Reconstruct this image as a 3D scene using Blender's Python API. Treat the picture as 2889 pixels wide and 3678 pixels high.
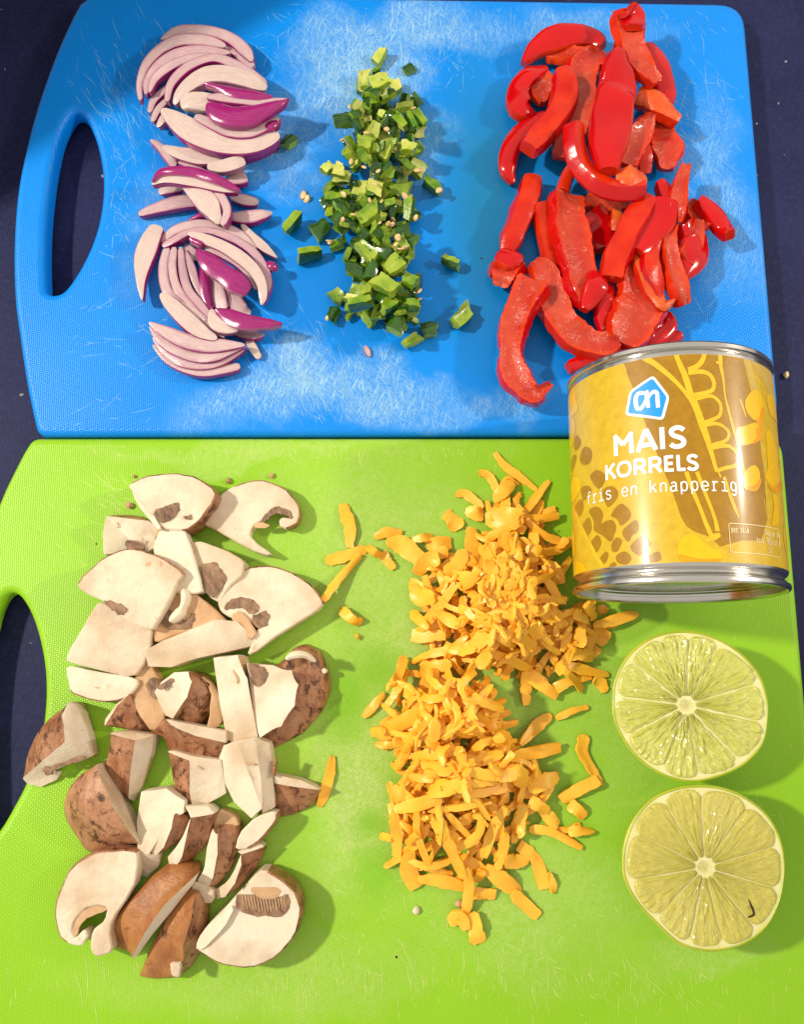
import bpy, bmesh, math, random
import numpy as np
from mathutils import Vector
from mathutils.geometry import delaunay_2d_cdt

for o in list(bpy.data.objects):
    bpy.data.objects.remove(o)
SC = bpy.context.scene
COL = SC.collection
RNG = np.random.default_rng(11)
random.seed(11)

# ------------------------------------------------------------------ camera
TILT = math.radians(10.8)
DIST = 0.255
FPX, CX, CY = 1700 * 2889 / 1708, 1444.5, 1839.0
VIEW = np.array([0, math.sin(TILT), -math.cos(TILT)])
RIGHT = np.array([1.0, 0, 0])
UP = np.array([0, math.cos(TILT), math.sin(TILT)])
CAM = -VIEW * DIST
cd = bpy.data.cameras.new('camera')
cd.sensor_fit = 'VERTICAL'
cd.sensor_height = 24.0
cd.lens = 24.0 * FPX / 3678.0
cd.clip_start = 0.01
cd.clip_end = 50
cam = bpy.data.objects.new('camera', cd)
COL.objects.link(cam)
cam.location = CAM
cam.rotation_euler = (TILT, 0, 0)
SC.camera = cam

# ------------------------------------------------------------------ world, lamps, exposure
w = bpy.data.worlds.new('World')
SC.world = w
w.use_nodes = True
bg = w.node_tree.nodes['Background']
bg.inputs[0].default_value = (1.0, 0.93, 0.84, 1)
bg.inputs[1].default_value = 0.56


def lamp(name, loc, target, size, power, color):
    l = bpy.data.lights.new(name, 'AREA')
    l.shape = 'DISK'
    l.size = size
    l.energy = power
    l.color = color
    o = bpy.data.objects.new(name, l)
    COL.objects.link(o)
    o.location = loc
    d = Vector(target) - Vector(loc)
    o.rotation_euler = d.to_track_quat('-Z', 'Y').to_euler()
    return o


KEY = (-0.84, 0.16, 0.80)
lamp('ceiling_lamp', KEY, (0, 0, 0), 0.065, 10.6, (1.0, 0.90, 0.76))
sl = bpy.data.lights.new('spot_lamp', 'SPOT')
sl.energy = 7.5
sl.color = (1.0, .88, .72)
sl.spot_size = math.radians(33)
sl.spot_blend = .7
sl.shadow_soft_size = .022
so = bpy.data.objects.new('spot_lamp', sl)
COL.objects.link(so)
so.location = (.60, .15, .40)
so.rotation_euler = (Vector((.045, .085, 0)) - Vector(so.location)).to_track_quat('-Z', 'Y').to_euler()
SC.view_settings.view_transform = 'Standard'
SC.view_settings.look = 'None'
SC.view_settings.exposure = 0.36
SC.view_settings.gamma = 1.0

# ------------------------------------------------------------------ picture point -> place
FR = dict(ON1=(400, 0, .46838), ON2=(400, 700, .46838), CH1=(950, 100, .46838), CH2=(950, 600, .46838),
          PE1=(1700, 0, .46838), PE2=(1700, 700, .5855), MU1=(0, 1600, .70258), MU2=(0, 2300, .70258),
          MU3=(50, 2900, .6733), CS1=(1100, 1550, .7319), CS2=(1100, 2300, .70258), LI=(2100, 2150, .5977),
          BD=(0, 0, .7819), GB=(0, 1500, .7353), PR=(2400, 0, .598), D=(0, 0, 2889 / 1708), S=(0, 0, 1),
          A=(2000, 1200, .29274), B=(2389, 1200, .29274), C=(2000, 1700, .29274), E=(2389, 1700, .29274),
          CAN=(1950, 1150, .5498))


def ray(fr, x, y):
    ox, oy, s = FR[fr]
    return VIEW + RIGHT * ((ox + x * s) - CX) / FPX - UP * ((oy + y * s) - CY) / FPX


def at(fr, x, y, zmm=0.0):
    """where the sight line through a point of the photograph meets the height zmm above the boards"""
    r = ray(fr, x, y)
    return CAM + r * ((zmm * .001 - CAM[2]) / r[2])


def mpp(fr, p):
    """metres per frame pixel at the place p"""
    return FR[fr][2] * float((np.asarray(p) - CAM) @ VIEW) / FPX


# ------------------------------------------------------------------ materials
def node(t, kind, **kw):
    n = t.nodes.new(kind)
    for k, v in kw.items():
        if k.startswith('i_'):
            key = k[2:]
            key = int(key) if key.isdigit() else key
            n.inputs[key].default_value = v
        else:
            setattr(n, k, v)
    return n


def new_mat(name):
    m = bpy.data.materials.new(name)
    m.use_nodes = True
    t = m.node_tree
    return m, t, t.nodes['Principled BSDF']


def c4(c):
    return (c[0], c[1], c[2], 1)


def mixc(t, fac, a, b, blend='MIX'):
    n = t.nodes.new('ShaderNodeMix')
    n.data_type = 'RGBA'
    n.blend_type = blend
    for sock, v in ((n.inputs[0], fac), (n.inputs[6], a), (n.inputs[7], b)):
        if isinstance(v, (int, float)):
            sock.default_value = v
        elif isinstance(v, tuple):
            sock.default_value = c4(v)
        else:
            t.links.new(v, sock)
    return n.outputs[2]


def math_(t, op, a, b=0.0, c=0.0):
    n = t.nodes.new('ShaderNodeMath')
    n.operation = op
    for i, v in enumerate((a, b, c)):
        if isinstance(v, (int, float)):
            n.inputs[i].default_value = v
        else:
            t.links.new(v, n.inputs[i])
    return n.outputs[0]


def maprange(t, v, a, b, c=0.0, d=1.0):
    n = t.nodes.new('ShaderNodeMapRange')
    t.links.new(v, n.inputs[0])
    for i, q in enumerate((a, b, c, d)):
        n.inputs[i + 1].default_value = q
    return n.outputs[0]


def coords(t, kind='Object', scale=(1, 1, 1), rot=(0, 0, 0), rand=True):
    tc = t.nodes.new('ShaderNodeTexCoord')
    mp = t.nodes.new('ShaderNodeMapping')
    mp.inputs['Scale'].default_value = scale
    mp.inputs['Rotation'].default_value = rot
    t.links.new(tc.outputs[kind], mp.inputs[0])
    if rand:
        oi = t.nodes.new('ShaderNodeObjectInfo')
        cx = t.nodes.new('ShaderNodeCombineXYZ')
        r = math_(t, 'MULTIPLY', oi.outputs['Random'], 37.0)
        t.links.new(r, cx.inputs[0])
        t.links.new(r, cx.inputs[2])
        t.links.new(cx.outputs[0], mp.inputs['Location'])
    return mp.outputs[0]


def noise(t, vec, scale, detail=3.0, rough=0.55, dist=0.0):
    n = t.nodes.new('ShaderNodeTexNoise')
    n.inputs['Scale'].default_value = scale
    n.inputs['Detail'].default_value = detail
    n.inputs['Roughness'].default_value = rough
    n.inputs['Distortion'].default_value = dist
    t.links.new(vec, n.inputs['Vector'])
    return n.outputs[0]


def bump(t, b, h, strength, dist):
    n = t.nodes.new('ShaderNodeBump')
    n.inputs['Strength'].default_value = strength
    n.inputs['Distance'].default_value = dist
    t.links.new(h, n.inputs['Height'])
    t.links.new(n.outputs[0], b.inputs['Normal'])
    return n


def food(name, ca, cb, rough, scale=300, kind='Object', stretch=(1, 1, 1), contrast=(.35, .65), sss=0.0, sss_r=(1, .5, .3),
         bscale=900, bstr=.3, bdist=.0004, coat=0.0, fleck=None, randmix=0.0, rvar=0.0, spec=.5):
    """a moist cut surface: two colours mixed by noise, fine relief, optional flecks"""
    m, t, b = new_mat(name)
    v = coords(t, kind, stretch)
    n = noise(t, v, scale, 4)
    f = maprange(t, n, contrast[0], contrast[1])
    if randmix:
        oi = t.nodes.new('ShaderNodeObjectInfo')
        r = math_(t, 'MULTIPLY_ADD', oi.outputs['Random'], randmix, -randmix / 2)
        f = math_(t, 'ADD', f, r)
        f = maprange(t, f, 0, 1)
    c = mixc(t, f, ca, cb)
    if fleck:
        fc, fs, f0, f1 = fleck
        n2 = noise(t, v, fs, 5, .65, .6)
        c = mixc(t, maprange(t, n2, f0, f1), c, fc)
    t.links.new(c, b.inputs['Base Color'])
    b.inputs['Roughness'].default_value = rough
    b.inputs['Specular IOR Level'].default_value = spec
    if rvar:
        t.links.new(maprange(t, noise(t, v, scale * 2.1, 2), .3, .7, rough - rvar, rough + rvar), b.inputs['Roughness'])
    if sss:
        b.inputs['Subsurface Weight'].default_value = sss
        b.inputs['Subsurface Radius'].default_value = sss_r
        b.inputs['Subsurface Scale'].default_value = .002
    if coat:
        b.inputs['Coat Weight'].default_value = coat
        b.inputs['Coat Roughness'].default_value = .08
    if bstr:
        bump(t, b, noise(t, v, bscale, 4, .6), bstr, bdist)
    return m


M = {}
M['onion_flesh'] = food('onion_flesh', (.63, .49, .47), (.49, .29, .35), .20, 5, 'UV', (.30, 2.2, 1), (.30, .70), .3, (1, .6, .5), 40, .2, .0003, randmix=.5)
M['onion_cream'] = food('onion_cream', (.68, .57, .49), (.56, .41, .41), .18, 5, 'UV', (.3, 2.2, 1), (.3, .7), .25, (1, .7, .5), 40, .2, .0003)
M['onion_skin'] = food('onion_skin', (.26, .006, .12), (.38, .030, .21), .18, 6, 'UV', (.25, 3, 1), (.35, .8), .1, (1, .2, .4), 50, .12, .0002, coat=.3)
M['pepper_skin'] = food('pepper_skin', (.48, .0008, .004), (.58, .003, .002), .17, 60, 'Object', (1, 1, 1), (.3, .7), .08, (1, .1, .05), 260, .16, .0006, coat=.35, spec=.3)
M['pepper_flesh'] = food('pepper_flesh', (.60, .085, .040), (.47, .018, .008), .20, 90, 'Object', (1, 1, 1), (.3, .7), .25, (1, .2, .08), 900, .62, .0005,
                         fleck=((.70, .24, .14), 520, .58, .76), rvar=.07, coat=.15, spec=.3)
M['pepper_cut'] = food('pepper_cut', (.66, .034, .003), (.52, .008, .002), .26, 120, 'Object', (1, 1, 1), (.3, .7), .1, (1, .2, .06), 700, .35, .0004, coat=.15, spec=.3)
M['pepper_pith'] = food('pepper_pith', (.72, .14, .018), (.64, .055, .008), .28, 200, 'Object', (1, 1, 1), (.3, .7), .25, (1, .35, .15), 900, .5, .0006)
M['chili_skin'] = food('chili_skin', (.009, .045, .003), (.032, .12, .006), .17, 300, 'Object', (1, 1, 1), (.3, .7), 0, bscale=500, bstr=.1, coat=.5, randmix=.5)
M['chili_flesh'] = food('chili_flesh', (.08, .21, .004), (.30, .42, .03), .24, 330, 'Object', (1, 1, 1), (.3, .7), .15, (.6, 1, .2), 1300, .4, .0004, randmix=.7)
M['chili_pale'] = food('chili_pale', (.66, .64, .18), (.38, .50, .05), .32, 330, 'Object', (1, 1, 1), (.3, .7), .2, (.8, 1, .3), 1300, .4, .0004, randmix=.5)
M['chili_mid'] = food('chili_mid', (.12, .26, .008), (.34, .44, .040), .24, 330, 'Object', (1, 1, 1), (.3, .7), .15, (.8, 1, .3), 1300, .4, .0004, randmix=.5, coat=.2)
M['chili_seed'] = food('chili_seed', (.80, .60, .30), (.66, .42, .18), .4, 500, sss=.2, bscale=1500, bstr=.2)
M['cheese'] = food('cheese', (1.0, .55, .048), (1.0, .46, .026), .38, 220, 'Object', (1, 1, 1), (.3, .7), .0, (1, .5, .1), 1500, .22, .0004,
                   fleck=((.98, .58, .10), 900, .6, .8), randmix=.4)
M['mushroom_flesh'] = food('mushroom_flesh', (.80, .70, .54), (.58, .43, .28), .5, 70, 'Object', (1, 1, 1), (.40, .74), .25, (1, .7, .45), 380, .6, .0007,
                           fleck=((.50, .28, .13), 240, .66, .80), randmix=.7, spec=.3)
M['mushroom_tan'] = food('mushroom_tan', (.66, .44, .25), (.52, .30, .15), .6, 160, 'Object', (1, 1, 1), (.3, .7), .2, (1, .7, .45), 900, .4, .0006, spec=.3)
M['mushroom_skin'] = food('mushroom_skin', (.48, .24, .125), (.25, .092, .036), .38, 190, 'Object', (1.2, .85, 1), (.32, .68), 0, bscale=700, bstr=.6, bdist=.0008,
                          fleck=((.085, .026, .011), 300, .51, .64), randmix=.4)
M['mushroom_skin_gold'] = food('mushroom_skin_gold', (.46, .20, .06), (.28, .095, .026), .4, 190, 'Object', (1.2, .85, 1), (.3, .68), 0, bscale=700, bstr=.6, bdist=.0008,
                               fleck=((.10, .028, .009), 260, .60, .72))
M['lime_pith'] = food('lime_pith', (.82, .78, .42), (.74, .70, .26), .4, 300, sss=.25, sss_r=(1, 1, .4), bscale=900, bstr=.3)
M['lime_rind'] = food('lime_rind', (.34, .46, .020), (.50, .54, .035), .28, 90, bscale=1100, bstr=.45, bdist=.0005, coat=.2)
M['dark_fleck'] = food('dark_fleck', (.06, .012, .008), (.03, .010, .006), .5, 300)


def gill_mat():
    m, t, b = new_mat('mushroom_gill')
    v = coords(t, 'UV', (1, 1, 1))
    n = noise(t, v, 2.0, 4, .6, .5)
    n2 = noise(t, coords(t, 'Object'), 260, 4)
    f = maprange(t, math_(t, 'ADD', math_(t, 'MULTIPLY', n, .75), math_(t, 'MULTIPLY', n2, .35)), .36, .72)
    t.links.new(mixc(t, f, (.065, .027, .013), (.38, .22, .12)), b.inputs['Base Color'])
    b.inputs['Roughness'].default_value = .6
    bump(t, b, n, .9, .0006)
    return m


M['mushroom_gill'] = gill_mat()


def pulp_mat(name, ca, cb):
    m, t, b = new_mat(name)
    v = coords(t, 'UV', (1, 1, 1))
    n = noise(t, v, 2.2, 4, .6, .4)
    n2 = noise(t, v, 7.0, 3, .6, .3)
    c = mixc(t, maprange(t, n, .3, .7), ca, cb)
    c = mixc(t, maprange(t, n2, .60, .78), c, (.80, .78, .30))
    t.links.new(c, b.inputs['Base Color'])
    b.inputs['Roughness'].default_value = .16
    b.inputs['Specular IOR Level'].default_value = 1.0
    b.inputs['Subsurface Weight'].default_value = .2
    b.inputs['Subsurface Radius'].default_value = (1, 1, .25)
    b.inputs['Subsurface Scale'].default_value = .003
    b.inputs['Coat Weight'].default_value = 1.0
    b.inputs['Coat Roughness'].default_value = .12
    n3 = noise(t, v, 3.6, 2, .5, .8)
    h = math_(t, 'ADD', math_(t, 'MULTIPLY', n2, .5), n3)
    bump(t, b, h, .9, .0004)
    return m


M['lime_pulp'] = pulp_mat('lime_pulp', (.52, .54, .05), (.68, .68, .13))
M['lime_pulp_gold'] = pulp_mat('lime_pulp_gold', (.54, .48, .028), (.68, .60, .085))


def edge_tint(m, col, a, b_, amt):
    t = m.node_tree
    b = t.nodes['Principled BSDF']
    src = b.inputs['Base Color'].links[0].from_socket
    tc = t.nodes.new('ShaderNodeTexCoord')
    sp = t.nodes.new('ShaderNodeSeparateXYZ')
    t.links.new(tc.outputs['UV'], sp.inputs[0])
    e = math_(t, 'ABSOLUTE', math_(t, 'MULTIPLY_ADD', sp.outputs[1], 1 / .83, -1.17 / .83))
    nz = noise(t, coords(t, 'UV', (.5, 2, 1)), 2.0, 3)
    e = math_(t, 'ADD', e, math_(t, 'MULTIPLY_ADD', nz, .5, -.25))
    t.links.new(mixc(t, maprange(t, e, a, b_, 0, amt), src, col), b.inputs['Base Color'])


edge_tint(M['onion_flesh'], (.34, .07, .17), .62, 1.05, .75)
edge_tint(M['pepper_flesh'], (.72, .050, .004), .55, 1.0, .85)


def plain(name, col, rough=.4, metal=0.0, spec=.5):
    m, t, b = new_mat(name)
    b.inputs['Base Color'].default_value = c4(col)
    b.inputs['Roughness'].default_value = rough
    b.inputs['Metallic'].default_value = metal
    b.inputs['Specular IOR Level'].default_value = spec
    return m


# ------------------------------------------------------------------ objects
def obj(name, verts, faces, mat, parent=None, smooth=True, uv=None, origin=None, sharp=34):
    me = bpy.data.meshes.new(name)
    v = np.asarray(verts, float)
    if origin is not None:
        v = v - np.asarray(origin, float)
    me.from_pydata([tuple(p) for p in v], [], [tuple(int(i) for i in f) for f in faces])
    if uv is not None:
        l = me.uv_layers.new(name='UVMap')
        li = np.zeros(len(me.loops), int)
        me.loops.foreach_get('vertex_index', li)
        l.data.foreach_set('uv', np.asarray(uv, float)[li].ravel())
    me.materials.append(mat)
    if smooth:
        me.polygons.foreach_set('use_smooth', [True] * len(me.polygons))
        if sharp:
            me.set_sharp_from_angle(angle=math.radians(sharp))
    me.update()
    o = bpy.data.objects.new(name, me)
    COL.objects.link(o)
    if parent is not None:
        o.parent = parent
    elif origin is not None:
        o.location = origin
    return o


def tag(o, label, cat, group=None, kind=None):
    if label:
        o['label'] = label
    if cat:
        o['category'] = cat
    if group:
        o['group'] = group
    if kind:
        o['kind'] = kind
    return o


def empty(name, loc, label, cat, group=None):
    o = bpy.data.objects.new(name, None)
    o.empty_display_size = .005
    COL.objects.link(o)
    o.location = loc
    return tag(o, label, cat, group)


PART = {}   # material key -> (part name, material key)


def split_parts(name, verts, faces, mats, label, cat, group=None, uv=None, names=None):
    """one thing: an Empty at its base with one mesh part per material; mats holds one key per face"""
    v = np.asarray(verts, float)
    base = np.array([v[:, 0].mean(), v[:, 1].mean(), v[:, 2].min()])
    keys = []
    for k in mats:
        if k not in keys:
            keys.append(k)
    if len(keys) == 1:
        o = obj(name, v, faces, M[keys[0]], None, True, uv, base)
        return tag(o, label, cat, group)
    root = empty(name, base, label, cat, group)
    for k in keys:
        fs = [f for f, q in zip(faces, mats) if q == k]
        used = sorted({i for f in fs for i in f})
        mp = {i: j for j, i in enumerate(used)}
        obj((names or {}).get(k, k), v[used], [[mp[i] for i in f] for f in fs], M[k], root, True,
            None if uv is None else np.asarray(uv)[used], base)
    return root


def catmull(P, n, closed=False):
    P = np.asarray(P, float)
    N = len(P)
    out = []
    if closed:
        idx = lambda i: P[i % N]
        segs = N
    else:
        idx = lambda i: P[i] if 0 <= i < N else (2 * P[0] - P[1] if i < 0 else 2 * P[-1] - P[-2])
        segs = N - 1
    for i in range(segs):
        p0, p1, p2, p3 = idx(i - 1), idx(i), idx(i + 1), idx(i + 2)
        for k in range(n):
            u = k / n
            out.append(.5 * (2 * p1 + (p2 - p0) * u + (2 * p0 - 5 * p1 + 4 * p2 - p3) * u * u + (3 * p1 - p0 - 3 * p2 + p3) * u ** 3))
    if not closed:
        out.append(P[-1])
    return np.array(out)


def sweep(ctrl, t, top='O', left='O', right='O', bottom=None, cap=None, dome=.12, flare=1.05, n=6, roll=0.0, jit=.03, endw=.7, rnd=RNG, zjit=0.0, cor=.08,
          tt=None):
    """a strip: ctrl rows are (x,y,z of the top surface,width), all metres; t is its thickness; returns verts, faces, keys, uv"""
    c = catmull(ctrl, n)
    c[:, 3] = np.maximum(c[:, 3], .0002)
    K = len(c)
    P = c[:, :3].copy()
    W = c[:, 3].copy()
    if jit:
        W *= 1 + jit * rnd.normal(size=K) * .6 + jit * 2.2 * np.sin(np.arange(K) * rnd.uniform(.25, .6) + rnd.uniform(0, 6))
    W[0] *= endw
    W[-1] *= endw
    T = np.gradient(P, axis=0)
    T /= np.linalg.norm(T, axis=1)[:, None] + 1e-12
    S = np.cross(T, [0, 0, 1.0])
    S /= np.linalg.norm(S, axis=1)[:, None] + 1e-9
    N = np.cross(S, T)
    rolls = np.interp(np.linspace(0, 1, K), np.linspace(0, 1, len(np.atleast_1d(roll))), np.atleast_1d(roll)) if np.ndim(roll) else np.full(K, roll)
    cr, sr = np.cos(rolls)[:, None], np.sin(rolls)[:, None]
    S2 = S * cr + N * sr
    N2 = N * cr - S * sr
    d = dome
    sec = [(-.5, -cor, left), (-.5 + cor * .35, -.01, top), (-.30, d * .55, top), (-.1, d * .95, top), (.1, d * .95, top), (.30, d * .55, top), (.5 - cor * .35, -.01, right),
           (.5, -cor, right), (.5 * flare, -.85, right), (.44 * flare, -1, bottom or right), (-.44 * flare, -1, left), (-.5 * flare, -.85, left)]
    L = len(sec)
    arc = np.concatenate([[0], np.cumsum(np.linalg.norm(np.diff(P, axis=0), axis=1))])
    V, UV = [], []
    th = np.full(K, t) if tt is None else np.interp(np.linspace(0, 1, K), np.linspace(0, 1, len(tt)), tt)
    th = th.copy()
    th[0] *= .9
    th[-1] *= .9
    for i in range(K):
        for j, (a, b, _) in enumerate(sec):
            V.append(P[i] + S2[i] * a * W[i] + N2[i] * b * th[i])
            UV.append((arc[i] * 200, j / L * 4))
    F, Kk = [], []
    for i in range(K - 1):
        for j in range(L):
            j2 = (j + 1) % L
            F.append((i * L + j, i * L + j2, (i + 1) * L + j2, (i + 1) * L + j))
            Kk.append(sec[j][2])
    F.append(tuple(range(L - 1, -1, -1)))
    Kk.append(cap or top)
    F.append(tuple((K - 1) * L + j for j in range(L)))
    Kk.append(cap or top)
    F = [f[::-1] for f in F]
    return np.array(V), F, Kk, np.array(UV)


def chaikin(pts, flags, it=1, q=.2):
    pts = [np.asarray(p, float) for p in pts]
    for _ in range(it):
        np_, nf = [], []
        n = len(pts)
        for i in range(n):
            a, b = pts[i], pts[(i + 1) % n]
            np_ += [a * (1 - q) + b * q, a * q + b * (1 - q)]
            nf += [flags[i], flags[i]]
        pts, flags = np_, nf
    return pts, flags


def fill2d(poly):
    """triangles of a simple polygon (may be concave), indices into poly"""
    n = len(poly)
    r = delaunay_2d_cdt([Vector((float(p[0]), float(p[1]))) for p in poly], [], [list(range(n))], 1, 1e-9)
    vs, fs, orig = r[0], r[2], r[3]
    mp = [o[0] if o else None for o in orig]
    out = []
    for f in fs:
        if all(mp[i] is not None for i in f):
            out.append(tuple(mp[i] for i in f))
    return out


def slab(fr, pts, z, t, key='mushroom_flesh', skin='mushroom_skin', side=None, tilt=(0, 0), spread=0.0, it=1, q=.2, edge=.00042, bulge=.0):
    """a flat cut piece: pts (x,y) or (x,y,'k') with k marking skin edges; z top and t thickness in mm"""
    flags = [len(p) > 2 and p[2] == 'k' for p in pts]
    p3 = [at(fr, p[0], p[1], z) for p in pts]
    p3, flags = chaikin(p3, flags, it, q)
    P = np.array(p3)
    P[:, :2] = P[:, :2].mean(0) + (P[:, :2] - P[:, :2].mean(0)) * 1.04 + RNG.normal(size=(len(P), 2)) * .00010
    c = P.mean(0)
    P[:, 2] += (P[:, 0] - c[0]) * tilt[0] + (P[:, 1] - c[1]) * tilt[1]
    area = .5 * np.sum(P[:, 0] * np.roll(P[:, 1], -1) - np.roll(P[:, 0], -1) * P[:, 1])
    if area < 0:
        P = P[::-1]
        flags = flags[::-1]
        flags = flags[1:] + flags[:1]
    n = len(P)
    d = np.roll(P, -1, 0) - np.roll(P, 1, 0)
    nr = np.stack([d[:, 1], -d[:, 0]], 1)
    nr /= np.linalg.norm(nr, axis=1)[:, None] + 1e-12
    ins = P.copy()
    ins[:, :2] -= nr * edge
    top = P.copy()
    top[:, 2] -= edge * .8
    fm = np.array([1.0 if f else 0.0 for f in flags])
    fm = (fm + np.roll(fm, 1)) / 2
    rings = [ins, top]
    for k in (.33, .66, 1.0):
        q_ = P.copy()
        q_[:, :2] += nr * (spread * .001 * k + bulge * .001 * math.sin(k * 2.4) * fm[:, None])
        q_[:, 2] = P[:, 2] - t * .001 * k
        q_[:, 2] = np.maximum(q_[:, 2], .0001)
        rings.append(q_)
    V = np.concatenate(rings)
    F, Kk = [], []
    for tri in fill2d(ins):
        F.append(tri)
        Kk.append(key)
    for r in range(len(rings) - 1):
        for i in range(n):
            j = (i + 1) % n
            F.append((r * n + i, (r + 1) * n + i, (r + 1) * n + j, r * n + j))
            Kk.append(skin if flags[i] else (side or key) if r > 0 else key)
    return V, F, Kk


def facet(fr, faces, z, low=.3, crease=.72, levels=2, base_key='mushroom_flesh', soft=('mushroom_skin', 'mushroom_skin_gold')):
    """a chunk from its visible faces: faces = [(key, [(x,y) or (x,y,zmm), ...])]; closed down to the board by a skirt"""
    idx, V = {}, []
    Fs = []
    mx = np.mean([p[0] for _, q in faces for p in q])
    my = np.mean([p[1] for _, q in faces for p in q])
    for key, pts in faces:
        f = []
        for p in pts:
            p = (mx + (p[0] - mx) * 1.065, my + (p[1] - my) * 1.065) + tuple(p[2:])
            k = (round(p[0]), round(p[1]))
            if k not in idx:
                idx[k] = len(V)
                V.append(at(fr, p[0], p[1], p[2] if len(p) > 2 else z))
            if idx[k] not in f:
                f.append(idx[k])
        a = 0
        for i in range(len(f)):
            p, q = V[f[i]], V[f[(i + 1) % len(f)]]
            a += p[0] * q[1] - q[0] * p[1]
        if a < 0:
            f = f[::-1]
        Fs.append((key, f))
    cnt = {}
    for key, f in Fs:
        for i in range(len(f)):
            a, b = f[i], f[(i + 1) % len(f)]
            cnt.setdefault((min(a, b), max(a, b)), []).append((a, b, key))
    low_of = {}
    nv = len(V)
    cen = np.mean(V, 0)
    for e, l in cnt.items():
        if len(l) == 1:
            a, b, key = l[0]
            for q in (a, b):
                if q not in low_of:
                    p = V[q].copy()
                    p[:2] += (cen[:2] - p[:2]) * .02
                    p[2] = min(low * .001, V[q][2] - .0006)
                    low_of[q] = len(V)
                    V.append(p)
            Fs.append((key if key in soft else base_key, [b, a, low_of[a], low_of[b]]))
    bm = bmesh.new()
    cl = bm.edges.layers.float.new('crease_edge')
    vl = bm.verts.layers.float.new('crease_vert')
    bv = [bm.verts.new(p) for p in V]
    keys = []

    for key, f in Fs:
        try:
            fc = bm.faces.new([bv[i] for i in f])
        except ValueError:
            continue
        if key not in keys:
            keys.append(key)
        fc.material_index = keys.index(key)
    for e in bm.edges:
        ks = [keys[f.material_index] for f in e.link_faces]
        if len(ks) == 2 and ks[0] == ks[1] and ks[0] in soft:
            e[cl] = .12
        else:
            e[cl] = crease
    for v_ in bm.verts:
        ks = {keys[f.material_index] for f in v_.link_faces}
        if len(ks) > 1 or not (ks & set(soft)):
            v_[vl] = .80
        elif any(len({keys[f.material_index] for f in e.link_faces}) > 1 or len(e.link_faces) == 1 for e in v_.link_edges):
            v_[vl] = .55
    me = bpy.data.meshes.new('tmp')
    bm.to_mesh(me)
    bm.free()
    o = bpy.data.objects.new('tmp', me)
    COL.objects.link(o)
    md = o.modifiers.new('s', 'SUBSURF')
    md.levels = levels
    md.render_levels = levels
    dg = bpy.context.evaluated_depsgraph_get()
    ev = o.evaluated_get(dg)
    m2 = ev.to_mesh()
    v = np.array([tuple(p.co) for p in m2.vertices])
    f = [tuple(p.vertices) for p in m2.polygons]
    k = [keys[p.material_index] for p in m2.polygons]
    ev.to_mesh_clear()
    bpy.data.objects.remove(o)
    bpy.data.meshes.remove(me)
    return v, f, k


class Height:
    """height map of what already lies on the boards, so that later pieces rest on it"""
    def __init__(s, x0, y0, x1, y1, res=.0005):
        s.x0, s.y0, s.res = x0, y0, res
        s.nx, s.ny = int((x1 - x0) / res), int((y1 - y0) / res)
        s.h = np.zeros((s.ny, s.nx))

    def ij(s, x, y):
        return (np.clip(((np.asarray(x) - s.x0) / s.res).astype(int), 0, s.nx - 1), np.clip(((np.asarray(y) - s.y0) / s.res).astype(int), 0, s.ny - 1))

    def get(s, x, y):
        i, j = s.ij(x, y)
        return s.h[j, i]

    def put(s, V, r=1):
        i, j = s.ij(V[:, 0], V[:, 1])
        for a in range(-r, r + 1):
            for b in range(-r, r + 1):
                np.maximum.at(s.h, (np.clip(j + b, 0, s.ny - 1), np.clip(i + a, 0, s.nx - 1)), V[:, 2])


HM = Height(-.14, -.17, .14, .20)
# ------------------------------------------------------------------ table and boards
def table_mat():
    m, t, b = new_mat('navy_oilcloth')
    v = coords(t, 'Object', rand=False)
    n = noise(t, v, 45, 4)
    n2 = noise(t, v, 600, 3)
    n3 = noise(t, v, 230, 2)
    c = mixc(t, maprange(t, n, .35, .65), (.007, .010, .050), (.013, .017, .072))
    c = mixc(t, maprange(t, n2, .45, .75, 0, .6), c, (.024, .028, .095))
    c = mixc(t, maprange(t, n3, .735, .765), c, (.28, .27, .30))
    t.links.new(c, b.inputs['Base Color'])
    b.inputs['Roughness'].default_value = .6
    b.inputs['Specular IOR Level'].default_value = .2
    wv = node(t, 'ShaderNodeTexWave', i_Scale=700.0)
    t.links.new(v, wv.inputs[0])
    h = math_(t, 'ADD', math_(t, 'MULTIPLY', wv.outputs[1], .3), n2)
    bump(t, b, h, .35, .0004)
    return m


tv, tf = [], []
o = obj('table', [(-3, -3, -.0085), (3, -3, -.0085), (3, 3, -.0085), (-3, 3, -.0085)], [(0, 1, 2, 3)], table_mat(), smooth=False)
tag(o, None, None, kind='structure')


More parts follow.
